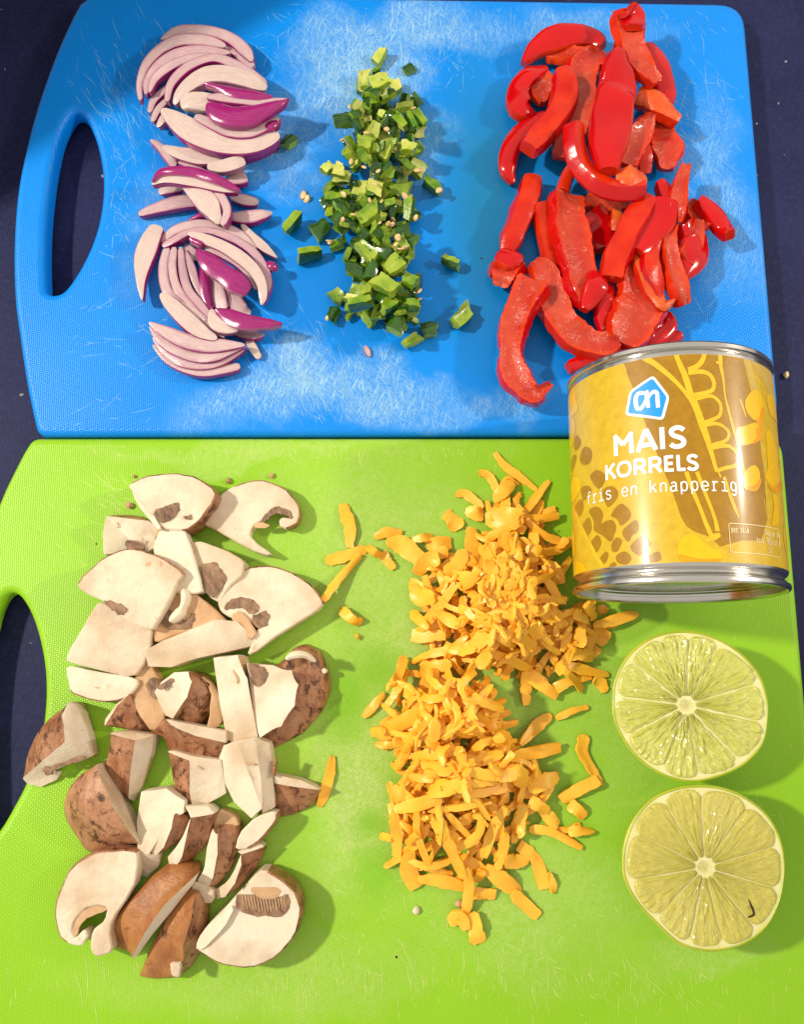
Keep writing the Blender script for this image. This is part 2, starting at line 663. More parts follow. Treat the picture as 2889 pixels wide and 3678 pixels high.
def board_mat(name, base, worn, wet, spots, wets, streaky):
    """smooth-edged plastic with a fine woven relief, whitened by use and wetted in places"""
    m, t, b = new_mat(name)
    v = coords(t, 'Object', rand=False)
    rot = coords(t, 'Object', (1, 1, 1), (0, 0, math.radians(38)), rand=False)
    sep = node(t, 'ShaderNodeSeparateXYZ')
    warp = node(t, 'ShaderNodeVectorMath', operation='MULTIPLY_ADD')
    nw = t.nodes.new('ShaderNodeTexNoise')
    nw.inputs['Scale'].default_value = 60
    t.links.new(rot, nw.inputs['Vector'])
    t.links.new(nw.outputs[1], warp.inputs[0])
    warp.inputs[1].default_value = (.0007, .0007, 0)
    t.links.new(rot, warp.inputs[2])
    t.links.new(warp.outputs[0], sep.inputs[0])
    k = 2 * math.pi / .00086
    k2 = 2 * math.pi / .00105
    sx = math_(t, 'SINE', math_(t, 'MULTIPLY', sep.outputs[0], k))
    sy = math_(t, 'SINE', math_(t, 'MULTIPLY', sep.outputs[1], k2))
    weave = math_(t, 'MULTIPLY_ADD', math_(t, 'ADD', math_(t, 'MULTIPLY', sx, sy), math_(t, 'MULTIPLY', sx, .35)), .4, .5)

    def mask(lst, nscale, amt):
        nn = t.nodes.new('ShaderNodeTexNoise')
        nn.inputs['Scale'].default_value = nscale
        nn.inputs['Detail'].default_value = 5
        t.links.new(v, nn.inputs['Vector'])
        wp = node(t, 'ShaderNodeVectorMath', operation='MULTIPLY_ADD')
        t.links.new(nn.outputs[1], wp.inputs[0])
        wp.inputs[1].default_value = (amt, amt, 0)
        t.links.new(v, wp.inputs[2])
        tot = None
        for (cx, cy, rx, ry, s) in lst:
            mp = node(t, 'ShaderNodeMapping')
            mp.inputs['Location'].default_value = (-(cx + amt / 2) / rx, -(cy + amt / 2) / ry, 0)
            mp.inputs['Scale'].default_value = (1 / rx, 1 / ry, 0)
            t.links.new(wp.outputs[0], mp.inputs[0])
            ln = node(t, 'ShaderNodeVectorMath', operation='LENGTH')
            t.links.new(mp.outputs[0], ln.inputs[0])
            g = maprange(t, ln.outputs[1], .30, 1.25, s, 0)
            tot = g if tot is None else math_(t, 'MAXIMUM', tot, g)
        return tot, nn.outputs[0]

    wm, nn = mask(spots, 45, .040)
    wt, _ = mask(wets, 55, .012)
    fine = noise(t, v, 900, 3, .6)
    grain = maprange(t, math_(t, 'ADD', math_(t, 'MULTIPLY', weave, .55), math_(t, 'MULTIPLY', fine, .75)), .35, .9)
    c = mixc(t, maprange(t, weave, .1, .9, 0, .22), base, tuple(q * .72 for q in base))
    c = mixc(t, maprange(t, noise(t, v, 28, 4), .35, .7, 0, .25), c, tuple(min(1, q * 1.25 + .01) for q in base))
    dry = math_(t, 'SUBTRACT', 1.0, math_(t, 'MULTIPLY', wt, .92))
    streaks = None
    for ang_, sc_ in ((62, 1.0), (80, 1.15), (70, .9), (-40, 1.3), (95, .8)):
        v1 = coords(t, 'Object', (1, 1, 1), (0, 0, math.radians(-ang_)), rand=False)
        sm_ = node(t, 'ShaderNodeMapping')
        sm_.inputs['Scale'].default_value = (150 * sc_, 1800 * sc_, 1)
        sm_.inputs['Location'].default_value = (ang_ * .37, ang_ * 1.7, 0)
        t.links.new(v1, sm_.inputs[0])
        vv = sm_.outputs[0]
        q = maprange(t, noise(t, vv, 1.0, 2, .5, .15), .60, .70)
        streaks = q if streaks is None else math_(t, 'MAXIMUM', streaks, q)
    wide = maprange(t, wm, .05, .5, .0, 1.0)
    streaks = math_(t, 'MULTIPLY', streaks, wide)
    body = math_(t, 'MULTIPLY', wm, maprange(t, grain, .25, .72, .04, 1.0))
    wf = math_(t, 'MULTIPLY', math_(t, 'MAXIMUM', body, math_(t, 'MULTIPLY', streaks, .8 * streaky)), dry)
    c = mixc(t, wf, c, worn)
    c = mixc(t, math_(t, 'MULTIPLY', wt, .85), c, wet)
    c = mixc(t, math_(t, 'MULTIPLY', math_(t, 'MULTIPLY', streaks, dry), .6 * streaky), c, tuple(min(.85, q * 1.15 + .06) for q in worn))
    t.links.new(c, b.inputs['Base Color'])
    t.links.new(maprange(t, math_(t, 'SUBTRACT', wf, wt), -1, 1, .12, .55), b.inputs['Roughness'])
    b.inputs['Specular IOR Level'].default_value = .28
    b.inputs['Subsurface Weight'].default_value = .06
    b.inputs['Subsurface Radius'].default_value = (.5, .8, 1)
    b.inputs['Subsurface Scale'].default_value = .002
    bn = bump(t, b, math_(t, 'MULTIPLY', math_(t, 'ADD', weave, math_(t, 'MULTIPLY', fine, .5)), dry), .32, .0003)
    return m


def xy(fr, pts, z=0):
    return [tuple(at(fr, x, y, z)[:2]) for x, y in pts]


def spot(fr, x, y, rx, ry, s):
    p = at(fr, x, y)
    k = mpp(fr, p)
    return (p[0], p[1], rx * k, ry * k, s)


def board(name, outer, hole, mat, label, z=0.0, thick=.008, bev=.0024):
    cu = bpy.data.curves.new(name, 'CURVE')
    cu.dimensions = '2D'
    cu.fill_mode = 'BOTH'
    for pts, sgn in ((outer, -1), (hole, 1)):
        P = np.array(pts)
        d = np.roll(P, -1, 0) - np.roll(P, 1, 0)
        nr = np.stack([d[:, 1], -d[:, 0]], 1)
        nr /= np.linalg.norm(nr, axis=1)[:, None]
        a = .5 * np.sum(P[:, 0] * np.roll(P[:, 1], -1) - np.roll(P[:, 0], -1) * P[:, 1])
        nr *= np.sign(a)
        P = P + nr * bev * sgn
        sp = cu.splines.new('POLY')
        sp.points.add(len(P) - 1)
        for q, p in zip(sp.points, P):
            q.co = (p[0], p[1], 0, 1)
        sp.use_cyclic_u = True
    cu.extrude = thick / 2 - bev
    cu.bevel_depth = bev
    cu.bevel_resolution = 4
    tmp = bpy.data.objects.new('tmp', cu)
    COL.objects.link(tmp)
    dg = bpy.context.evaluated_depsgraph_get()
    me = bpy.data.meshes.new_from_object(tmp.evaluated_get(dg))
    bpy.data.objects.remove(tmp)
    me.name = name
    me.materials.clear()
    me.materials.append(mat)
    bm = bmesh.new()
    bm.from_mesh(me)
    bmesh.ops.remove_doubles(bm, verts=bm.verts[:], dist=1e-6)
    bmesh.ops.recalc_face_normals(bm, faces=bm.faces[:])
    for f in bm.faces:
        f.smooth = abs(f.normal.z) < .999
    for e in bm.edges:
        if len(e.link_faces) == 2 and e.link_faces[0].smooth != e.link_faces[1].smooth:
            e.smooth = False
    bm.to_mesh(me)
    bm.free()
    o = bpy.data.objects.new('surface', me)
    COL.objects.link(o)
    root = empty(name, (0, 0, z - thick), label, 'cutting board', 'plastic cutting boards')
    o.location = (0, 0, thick / 2)
    o.parent = root
    return root


def arcround(pts, r, n=6):
    out = []
    N = len(pts)
    for i in range(N):
        a, b, c = (np.array(pts[i - 1]), np.array(pts[i]), np.array(pts[(i + 1) % N]))
        ra = r[i] if isinstance(r, (list, tuple)) else r
        if ra <= 0:
            out.append(tuple(b))
            continue
        u, v_ = a - b, c - b
        lu, lv = np.linalg.norm(u), np.linalg.norm(v_)
        k = min(ra, lu * .45, lv * .45)
        p, q = b + u / lu * k, b + v_ / lv * k
        for s in range(n + 1):
            f = s / n
            out.append(tuple(p * (1 - f) ** 2 + 2 * b * f * (1 - f) + q * f * f))
    return out


# blue board: left side follows the handle, right side is straight
blue_left = xy('BD', [(430, -60), (360, 10), (270, 190), (180, 430), (120, 640), (75, 860), (55, 1100), (58, 1350), (82, 1550), (112, 1750), (142, 1900)])
BL = catmull(np.array(blue_left), 5).tolist()
cor = xy('S', [(130, 1566), (2812, 1560), (2677, 8)])
tl = xy('S', [(330, -30)])
o_b = arcround([tl[0]] + BL[5:] + cor, [.003] + [0] * (len(BL) - 5) + [.010, .012, .010])
hole_b = catmull(np.array(xy('BD', [(330, 528), (362, 520), (400, 556), (440, 648), (465, 760), (472, 870), (457, 1000), (422, 1120), (370, 1230), (312, 1318),
                                    (272, 1350), (226, 1350), (211, 1300), (209, 1100), (224, 900), (250, 730), (282, 610)], -1)), 4, True).tolist()
spB = [spot('D', 760, 160, 150, 150, .8), spot('D', 880, 60, 170, 70, .55), spot('D', 650, 790, 110, 75, .8), spot('D', 540, 860, 170, 60, .35), spot('D', 800, 840, 180, 60, .5),
       spot('D', 560, 300, 150, 110, .4), spot('D', 345, 480, 60, 180, .18), spot('D', 1540, 420, 80, 240, .3), spot('D', 1200, 60, 230, 60, .28), spot('D', 960, 880, 200, 40, .3),
       spot('D', 1110, 860, 80, 60, .3), spot('D', 900, 330, 100, 90, .42)]
wtB = [spot('D', 1030, 430, 105, 340, .85), spot('D', 960, 300, 70, 110, .5), spot('D', 1230, 300, 180, 260, .5)]
MB_ = board_mat('blue_plastic', (.0003, .235, .80), (.36, .60, .76), (.010, .17, .27), spB, wtB, .8)
blue = board('cutting_board', o_b, hole_b, MB_, 'scratched blue plastic cutting board with handle hole, under the onion, chilli and pepper')

green_left = xy('GB', [(-150, 2600), (-170, 1700), (-150, 1000), (-60, 560), (0, 385), (60, 258), (104, 172)])
GL = catmull(np.array(green_left), 5).tolist()
cor = xy('S', [(2817, 1571)]) + xy('S', [(3020, 3900)]) + xy('S', [(60, 3950)])
o_g = arcround(GL[::-1][0:0] + GL + xy('GB', [(150, 97)]) + cor, [0] * len(GL) + [.010, .006, .015, .015])
hole_g = catmull(np.array(xy('GB', [(66, 858), (104, 882), (152, 965), (192, 1090), (216, 1230), (220, 1370), (205, 1520), (172, 1660), (122, 1790), (60, 1910), (0, 2010), (-60, 2070),
                                    (-100, 2040), (-112, 1900), (-105, 1600), (-85, 1300), (-50, 1080), (-8, 930), (28, 872)], -1)), 4, True).tolist()
spG = [spot('D', 900, 1480, 330, 430, .62), spot('D', 800, 1180, 300, 250, .5), spot('D', 1130, 1900, 330, 160, .45), spot('D', 620, 950, 420, 26, .40), spot('D', 760, 1700, 140, 240, .75),
       spot('D', 400, 1180, 160, 160, .2), spot('D', 1340, 1500, 150, 260, .4), spot('D', 1500, 2040, 160, 60, .35), spot('D', 560, 2080, 420, 80, .3), spot('D', 480, 1700, 200, 300, .35)]
wtG = [spot('D', 800, 1420, 65, 50, .55), spot('D', 735, 1480, 60, 90, .6), spot('D', 790, 1760, 40, 40, .6), spot('D', 800, 1860, 60, 55, .55), spot('D', 860, 1650, 50, 160, .3)]
MG_ = board_mat('green_plastic', (.27, .55, .016), (.56, .66, .26), (.17, .46, .012), spG, wtG, .15)
green = board('cutting_board', o_g, hole_g, MG_, 'lime green plastic cutting board with handle hole, under the mushrooms and grated cheese')


def ribbon(pts, wid, V, F, z):
    P = np.array(pts)
    d = np.gradient(P, axis=0)
    nr = np.stack([d[:, 1], -d[:, 0]], 1)
    nr /= np.linalg.norm(nr, axis=1)[:, None] + 1e-12
    b0 = len(V)
    n = len(P)
    for i in range(n):
        s = wid * (.25 + .75 * math.sin(math.pi * (i + .3) / (n - .4)))
        for sg in (-1, 1):
            q = P[i] + nr[i] * sg * s / 2
            V.append((q[0], q[1], z))
    for i in range(n - 1):
        a = b0 + 2 * i
        F.append((a, a + 1, a + 3, a + 2))


def scratches(parent, specs, mat, seed, clipfn):
    r = np.random.default_rng(seed)
    V, F = [], []
    k = 0
    for (fr, cx, cy, rx, ry, n, ang, dang, lmin, lmax) in specs:
        for _ in range(int(n * 2.2)):
            x, y = cx + rx * r.normal() * .55, cy + ry * r.normal() * .55
            a = math.radians(ang + dang * r.normal())
            l = r.uniform(lmin, lmax) * (.3 if r.random() < .7 else .85)
            pts = []
            bend = r.normal() * .1
            for s in np.linspace(-.5, .5, 5):
                px, py = x + math.cos(a + bend * s) * l * s, y + math.sin(a + bend * s) * l * s
                pts.append(tuple(at(fr, px, py)[:2]))
            if not all(clipfn(p) for p in pts):
                continue
            k += 1
            ribbon(pts, r.uniform(.00005, .00015), V, F, .00003 + (k % 40) * .0000006)
    o = obj('scratches', [(v[0], v[1], v[2] + .008) for v in V], F, mat, parent, smooth=False)
    o['kind'] = 'stuff'
    return o


def inpoly(poly):
    P = np.array(poly)

    def f(p):
        x, y = p
        a, b = P, np.roll(P, -1, 0)
        c = ((a[:, 1] > y) != (b[:, 1] > y)) & (x < (b[:, 0] - a[:, 0]) * (y - a[:, 1]) / (b[:, 1] - a[:, 1] + 1e-15) + a[:, 0])
        return bool(c.sum() % 2)
    return f


ib, hb = inpoly(o_b), inpoly(hole_b)
ig, hg = inpoly(o_g), inpoly(hole_g)


def inset_ok(i, h, m=.003):
    def f(p):
        return all(i((p[0] + dx, p[1] + dy)) and not h((p[0] + dx, p[1] + dy)) for dx, dy in ((m, 0), (-m, 0), (0, m), (0, -m)))
    return f


scratches(blue, [('D', 700, 120, 140, 130, 150, 75, 40, 15, 90), ('D', 640, 800, 130, 90, 170, 60, 14, 15, 120), ('D', 800, 860, 200, 50, 90, 65, 18, 15, 90),
                 ('D', 300, 200, 140, 120, 90, 62, 16, 15, 130), ('D', 260, 420, 60, 160, 60, 70, 40, 10, 70), ('D', 1480, 300, 90, 260, 120, 52, 22, 10, 90),
                 ('D', 1100, 50, 350, 40, 90, 80, 14, 15, 80), ('D', 300, 720, 180, 160, 45, -18, 25, 10, 80), ('D', 700, 912, 520, 6, 70, 10, 50, 8, 30),
                 ('D', 560, 250, 140, 120, 80, 40, 50, 10, 60), ('D', 1540, 560, 60, 300, 60, -30, 20, 10, 50), ('D', 900, 100, 140, 80, 110, 85, 30, 10, 60)],
          plain('blue_scratch', (.22, .52, .78), .6), 5, inset_ok(ib, hb))
scratches(green, [('D', 640, 955, 460, 22, 230, 84, 14, 12, 60), ('D', 700, 2090, 700, 60, 170, 86, 8, 12, 80), ('D', 1350, 2080, 260, 60, 60, 70, 24, 12, 80),
                  ('D', 260, 1080, 160, 120, 60, 38, 20, 15, 90), ('D', 1000, 1950, 300, 90, 70, 70, 40, 10, 70), ('D', 1560, 1700, 110, 400, 50, 75, 30, 10, 70),
                  ('D', 780, 1600, 100, 400, 50, 70, 40, 8, 40)],
          plain('green_scratch', (.62, .74, .20), .6), 6, inset_ok(ig, hg))


# unseen slab added beyond the upper left corner to keep the lamp off it
_f = .085 / KEY[2]
_e = [np.array(at('D', x, y)) * (1 - _f) + np.array(KEY) * _f for x, y in ((0, 312), (560, -5))]
_d = (_e[1] - _e[0]) / np.linalg.norm(_e[1] - _e[0])
_n = np.array([-_d[1], _d[0], 0])
_c = [_e[0] - _d * .05, _e[1] + _d * .25]
_c += [_c[1] + _n * .28, _c[0] + _n * .28]
V = [tuple(p) for p in _c] + [(p[0], p[1], p[2] + .014) for p in _c]
o = obj('shade_slab', V, [(3, 2, 1, 0), (4, 5, 6, 7), (0, 1, 5, 4), (1, 2, 6, 5), (2, 3, 7, 6), (3, 0, 4, 7)], plain('shade_slab_brown', (.30, .20, .12), .5), smooth=False)
tag(o, None, None, kind='structure')
# ------------------------------------------------------------------ the can: lies on its side across the seam
CR, CL = .02834, .06134
CYAW, CPIT = -.01644, -.0192
CC = np.array([.07589, -.02809, .03034])
CAX = np.array([-math.sin(CYAW) * math.cos(CPIT), math.cos(CYAW) * math.cos(CPIT), math.sin(CPIT)])
CE1 = np.array([math.cos(CYAW), math.sin(CYAW), 0])
CE2 = np.cross(CE1, CAX)
RL = CR * .9885


def on_label(fr, x, y):
    """(u,v) millimetres round and along the can where a sight line meets its label"""
    D = ray(fr, x, y)
    o = CAM - CC
    a = np.array([D @ CE1, D @ CE2])
    b = np.array([o @ CE1, o @ CE2])
    A, B, C_ = a @ a, 2 * a @ b, b @ b - RL * RL
    disc = B * B - 4 * A * C_
    if disc < 0:
        tt = -(a @ b) / A
    else:
        tt = (-B - math.sqrt(disc)) / (2 * A)
    p = o + D * tt
    return (math.atan2(p @ CE1, p @ CE2) * RL * 1000, (p @ CAX) * 1000)


def can_pt(r, ang, v):
    return CC + CE1 * (r * math.sin(ang)) + CE2 * (r * math.cos(ang)) + CAX * v


def lathe(name, prof, mat, parent, org, n=128, fine=1):
    V, F = [], []
    for (r, v) in prof:
        for k in range(n):
            V.append(can_pt(max(r, 1e-6), 2 * math.pi * k / n, v))
    for i in range(len(prof) - 1):
        for k in range(n):
            k2 = (k + 1) % n
            F.append((i * n + k, i * n + k2, (i + 1) * n + k2, (i + 1) * n + k))
    return obj(name, V, F, mat, parent, True, None, org)


can_base = np.array([CC[0], CC[1] + CL / 2, .0006])
can = empty('tin_can', can_base, 'small tin of sweetcorn lying on its side with yellow paper label', 'can')


def metal_mat(name, col, rough):
    m, t, b = new_mat(name)
    v = coords(t, 'Object', rand=False)
    n = noise(t, v, 120, 3)
    b.inputs['Base Color'].default_value = c4(col)
    b.inputs['Metallic'].default_value = 1
    t.links.new(maprange(t, n, .3, .7, rough * .7, rough * 1.4), b.inputs['Roughness'])
    bump(t, b, n, .05, .0005)
    return m


steel = metal_mat('tin_steel', (.66, .64, .60), .20)
r = CR
mm_ = .001
lathe('body', [(r - .0004, .0585), (r - .0004, .0040), (r - .0005, .0036), (r - .0010, .0031), (r - .0016, .0026), (r - .0018, .0022), (r - .0014, .0018),
               (r - .0010, .0016), (r - .0016, .0013)], steel, can, can_base)
seam = [(r - .0017, .00125), (r - .0006, .0011), (r - .0001, .0008), (r, .0004), (r, -.0002), (r - .0003, -.0006), (r - .0008, -.0007), (r - .0012, -.0005), (r - .0014, 0)]
lathe('bottom_rim', seam, steel, can, can_base)
lathe('bottom_end', [(r - .0014, 0), (r - .0016, .0024), (r - .0019, .0032), (r - .0026, .0033), (r - .0032, .0026), (r - .0045, .0024), (r - .0055, .0028), (r - .0085, .0030),
                     (r - .0095, .0026), (r - .0125, .0027), (.008, .0025), (0, .0025)], steel, can, can_base)
top_rim = [(r - .0004, .0585), (r - .0006, .0590), (r - .0011, .0593), (r - .0012, .0595), (r - .0003, .0597), (r, .0600), (r, CL - .0004), (r - .0003, CL), (r - .0008, CL + .0001),
           (r - .0012, CL - .0002), (r - .0015, CL - .003)]
lathe('top_rim', top_rim, steel, can, can_base)
lathe('lid', [(r - .0015, CL - .003), (r - .003, CL - .0036), (r - .006, CL - .003), (.01, CL - .0028), (0, CL - .0028)], steel, can, can_base)


def label_mat(name, c1, c2, rough=.36):
    m, t, b = new_mat(name)
    v = coords(t, 'Object', rand=False)
    n = noise(t, v, 420, 5, .7)
    n2 = noise(t, v, 1500, 3, .6, .5)
    c = mixc(t, maprange(t, n, .35, .7), c1, c2)
    c = mixc(t, maprange(t, n2, .66, .80, 0, .6), c, tuple(q * .45 for q in c2))
    t.links.new(c, b.inputs['Base Color'])
    b.inputs['Roughness'].default_value = rough
    b.inputs['Coat Weight'].default_value = .22
    b.inputs['Coat Roughness'].default_value = .14
    b.inputs['Specular IOR Level'].default_value = .35
    bump(t, b, n2, .12, .0001)
    return m


LBG = label_mat('label_yellow', (.66, .45, .022), (.54, .345, .014))
LBD = label_mat('label_ochre', (.38, .195, .006), (.30, .15, .004))
LLN = label_mat('label_line', (.78, .50, .024), (.68, .41, .016))
LPALE = label_mat('label_pale', (.60, .42, .09), (.54, .36, .06))
KYEL = label_mat('kernel_yellow', (.80, .50, .008), (.78, .44, .006), .25)
KORA = label_mat('kernel_orange', (.74, .30, .005), (.76, .36, .006), .25)
LWH = plain('label_white', (.88, .87, .83), .3)
LBLUE = plain('label_blue', (.004, .30, .88), .3)
LSM = plain('label_small_print', (.86, .72, .38), .3)
label = lathe('label', [(r - .00044, .0041), (RL, .00412), (RL, .0577), (r - .00044, .05772)], LBG, can, can_base)


def wrap(name, polys, mat, lift, parent, flat=False):
    """flat print laid round the can: polygons in label millimetres, cut into narrow strips and bent"""
    bm = bmesh.new()
    for k, P in enumerate(polys):
        vs = [bm.verts.new((p[0], p[1], k)) for p in P]
        tri = fill2d(P)
        for f in tri:
            try:
                bm.faces.new([vs[i] for i in f])
            except ValueError:
                pass
    us = [v.co.x for v in bm.verts]
    u = math.floor(min(us)) + .0
    while u < max(us):
        bmesh.ops.bisect_plane(bm, geom=bm.verts[:] + bm.edges[:] + bm.faces[:], plane_co=(u, 0, 0), plane_no=(1, 0, 0), dist=1e-7)
        u += 1.25
    bmesh.ops.triangulate(bm, faces=bm.faces[:])
    V = []
    for v in bm.verts:
        rr = RL + lift * 1e-5 + (v.co.z % 12) * 1.2e-6
        V.append(can_pt(rr, v.co.x * .001 / RL, min(max(v.co.y, 4.15), 57.65) * .001))
    bm.verts.index_update()
    F = []
    for f in bm.faces:
        i = [v.index for v in f.verts]
        nrm = np.cross(V[i[1]] - V[i[0]], V[i[2]] - V[i[0]])
        c = (V[i[0]] + V[i[1]] + V[i[2]]) / 3 - CC
        out = c - CAX * (c @ CAX)
        F.append(i if nrm @ out > 0 else i[::-1])
    bm.free()
    return obj(name, V, F, mat, parent, True, None, can_base if parent is can else None)


def rib(pts, closed=False):
    """outline of a stroke: pts rows (u,v,width)"""
    P = np.array(pts, float)
    n = len(P)
    if closed:
        d = np.roll(P, -1, 0) - np.roll(P, 1, 0)
    else:
        d = np.gradient(P, axis=0)
    out = []
    nr = []
    for i in range(n):
        if closed or 0 < i < n - 1:
            a = P[i, :2] - P[(i - 1) % n, :2]
            b = P[(i + 1) % n, :2] - P[i, :2]
            a /= np.linalg.norm(a) + 1e-12
            b /= np.linalg.norm(b) + 1e-12
            na, nb = np.array([a[1], -a[0]]), np.array([b[1], -b[0]])
            m = na + nb
            m /= np.linalg.norm(m) + 1e-12
            nr.append(m / max(.45, m @ na))
        else:
            q = d[i, :2] / (np.linalg.norm(d[i, :2]) + 1e-12)
            nr.append(np.array([q[1], -q[0]]))
    nr = np.array(nr)
    return P[:, :2] + nr * P[:, 2:3] / 2, P[:, :2] - nr * P[:, 2:3] / 2


def rib_quads(pts, closed=False):
    A_, B_ = rib(pts, closed)
    n = len(A_)
    return [[A_[i], A_[(i + 1) % n], B_[(i + 1) % n], B_[i]] for i in range(n if closed else n - 1)]


def art_line(fr, pts, smooth=4):
    q = []
    for x, y, w_ in pts:
        u, v = on_label(fr, x, y)
        u2, v2 = on_label(fr, x + 5, y + 5)
        k = math.hypot(0, v2 - v) / 5
        q.append((u, v, w_ * k))
    q = catmull(q, smooth) if smooth and len(q) > 2 else np.array(q)
    return rib_quads(q)


def art_poly(fr, pts, smooth=3):
    P = np.array([on_label(fr, x, y) for x, y in pts])
    if smooth:
        P = catmull(P, smooth, True)
    return P


ochre = [art_poly('CAN', [(530, 262), (560, 370), (600, 460), (660, 640), (720, 800), (800, 1000), (860, 1150), (905, 1285), (940, 1345), (1000, 1385), (1080, 1410), (1130, 1450), (1160, 1480),
                          (1300, 1440), (1430, 1440), (1470, 1300), (1450, 1000), (1410, 700), (1370, 480), (1325, 300), (1308, 230), (1180, 215), (1000, 208), (850, 212), (680, 232)], 0)]
Ck = [[(410, 30), (500, -40), (600, 20), (580, 130), (510, 190), (440, 100)], [(610, 170), (690, 160), (755, 220), (745, 310), (640, 420), (590, 330), (560, 240)],
      [(780, 375), (870, 420), (920, 500), (880, 580), (790, 645), (740, 560), (668, 515)],
      [(400, 470), (440, 420), (520, 415), (578, 500), (550, 620), (610, 585), (690, 575), (735, 660), (710, 760), (665, 840), (560, 760), (460, 700), (455, 580)],
      [(325, 625), (390, 540), (430, 600), (432, 690), (385, 765), (345, 690)], [(425, 845), (500, 755), (552, 830), (540, 900), (488, 975), (440, 900)],
      [(805, 720), (900, 620), (980, 572), (1012, 640), (1000, 720), (930, 765), (880, 845)], [(905, 900), (1060, 765), (1165, 860), (1110, 930), (1015, 1015)],
      [(685, 850), (745, 785), (802, 820), (790, 890), (740, 965), (680, 950)], [(735, 1010), (830, 958), (905, 1000), (920, 1065), (850, 1120), (750, 1095)],
      [(1085, 1040), (1250, 958), (1288, 1060), (1200, 1092), (1110, 1105)], [(535, 1040), (610, 958), (642, 1010), (590, 1115)], [(230, 400), (312, 315), (335, 420), (290, 535), (250, 475)],
      [(315, 170), (390, 150), (435, 220), (380, 300), (330, 335), (300, 230)], [(645, 1140), (700, 1088), (745, 1120), (700, 1150)]]
Ak = [[(240, 1240), (300, 1290), (300, 1360), (250, 1430), (212, 1390)], [(335, 1390), (420, 1405), (442, 1500), (400, 1590), (330, 1605), (285, 1530)],
      [(215, 1480), (250, 1500), (230, 1600), (190, 1700), (180, 1560)]]
ochre += [art_poly('C', k) for k in Ck] + [art_poly('A', k) for k in Ak]
wrap('printed_cob', ochre, LBD, 1.5, can)
pale = [art_poly('B', [(985, 300), (1055, 330), (1110, 560), (1150, 720), (1100, 720), (1060, 600), (1010, 420)], 0),
        art_poly('B', [(1060, 330), (1250, 380), (1330, 450), (1380, 800), (1300, 780), (1200, 560), (1120, 480)], 0)]
wrap('printed_husk', pale, LPALE, 3.5, can)
def wrap_line(fr, L_):
    wrap('printed_line', art_line(fr, L_), LLN, 5.5 + .2 * (wrap_line.n % 9), can)
    wrap_line.n += 1


wrap_line.n = 0
for L_ in [[(1065, 290, 45), (1120, 315, 55), (1200, 360, 55), (1350, 480, 50), (1500, 620, 42), (1640, 800, 42), (1720, 960, 40)]]:
    wrap_line('A', L_)
BL_ = [[(140, 240, 50), (160, 310, 50), (200, 400, 58), (260, 540, 66), (320, 740, 66), (380, 880, 76), (450, 1080, 84), (520, 1280, 74), (580, 1480, 56), (640, 1690, 45)],
       [(290, 440, 60), (400, 395, 60), (465, 320, 55), (490, 240, 50)], [(290, 475, 60), (450, 462, 55), (555, 500, 52), (605, 600, 50), (585, 685, 50), (500, 722, 50), (340, 755, 55)],
       [(385, 790, 55), (560, 760, 45), (650, 810, 42), (690, 890, 42), (672, 1000, 44), (560, 1062, 48), (450, 1105, 60)],
       [(490, 1110, 60), (640, 1100, 45), (740, 1150, 42), (790, 1230, 42), (742, 1312, 46), (580, 1370, 60)],
       [(570, 1395, 60), (760, 1370, 50), (850, 1420, 48), (900, 1510, 45), (880, 1605, 48), (740, 1645, 50), (640, 1680, 50)],
       [(680, 245, 60), (690, 400, 50), (720, 560, 34), (740, 760, 24), (790, 960, 34), (840, 1150, 40), (900, 1350, 50), (950, 1600, 50), (975, 1700, 40)],
       [(630, 350, 36), (690, 345, 40)], [(925, 800, 30), (960, 900, 34), (1000, 1020, 20)]]
for L_ in BL_:
    wrap_line('B', L_)
for L_ in [[(265, -20, 48), (350, 220, 48), (440, 440, 45), (500, 600, 50), (570, 760, 60)], [(395, -20, 48), (480, 200, 42), (560, 400, 40), (620, 570, 44), (650, 710, 60)],
           [(500, 830, 30), (590, 790, 80), (680, 750, 50)], [(640, -60, 24), (690, 50, 26)], [(735, 40, 30), (800, 260, 48), (860, 420, 50), (912, 550, 16)], [(1215, 300, 16), (1245, 500, 12)]]:
    wrap_line('E', L_)
for L_ in [[(190, 370, 8), (240, 500, 28), (310, 650, 30), (400, 830, 34), (480, 990, 40), (580, 1160, 46)]]:
    wrap_line('C', L_)

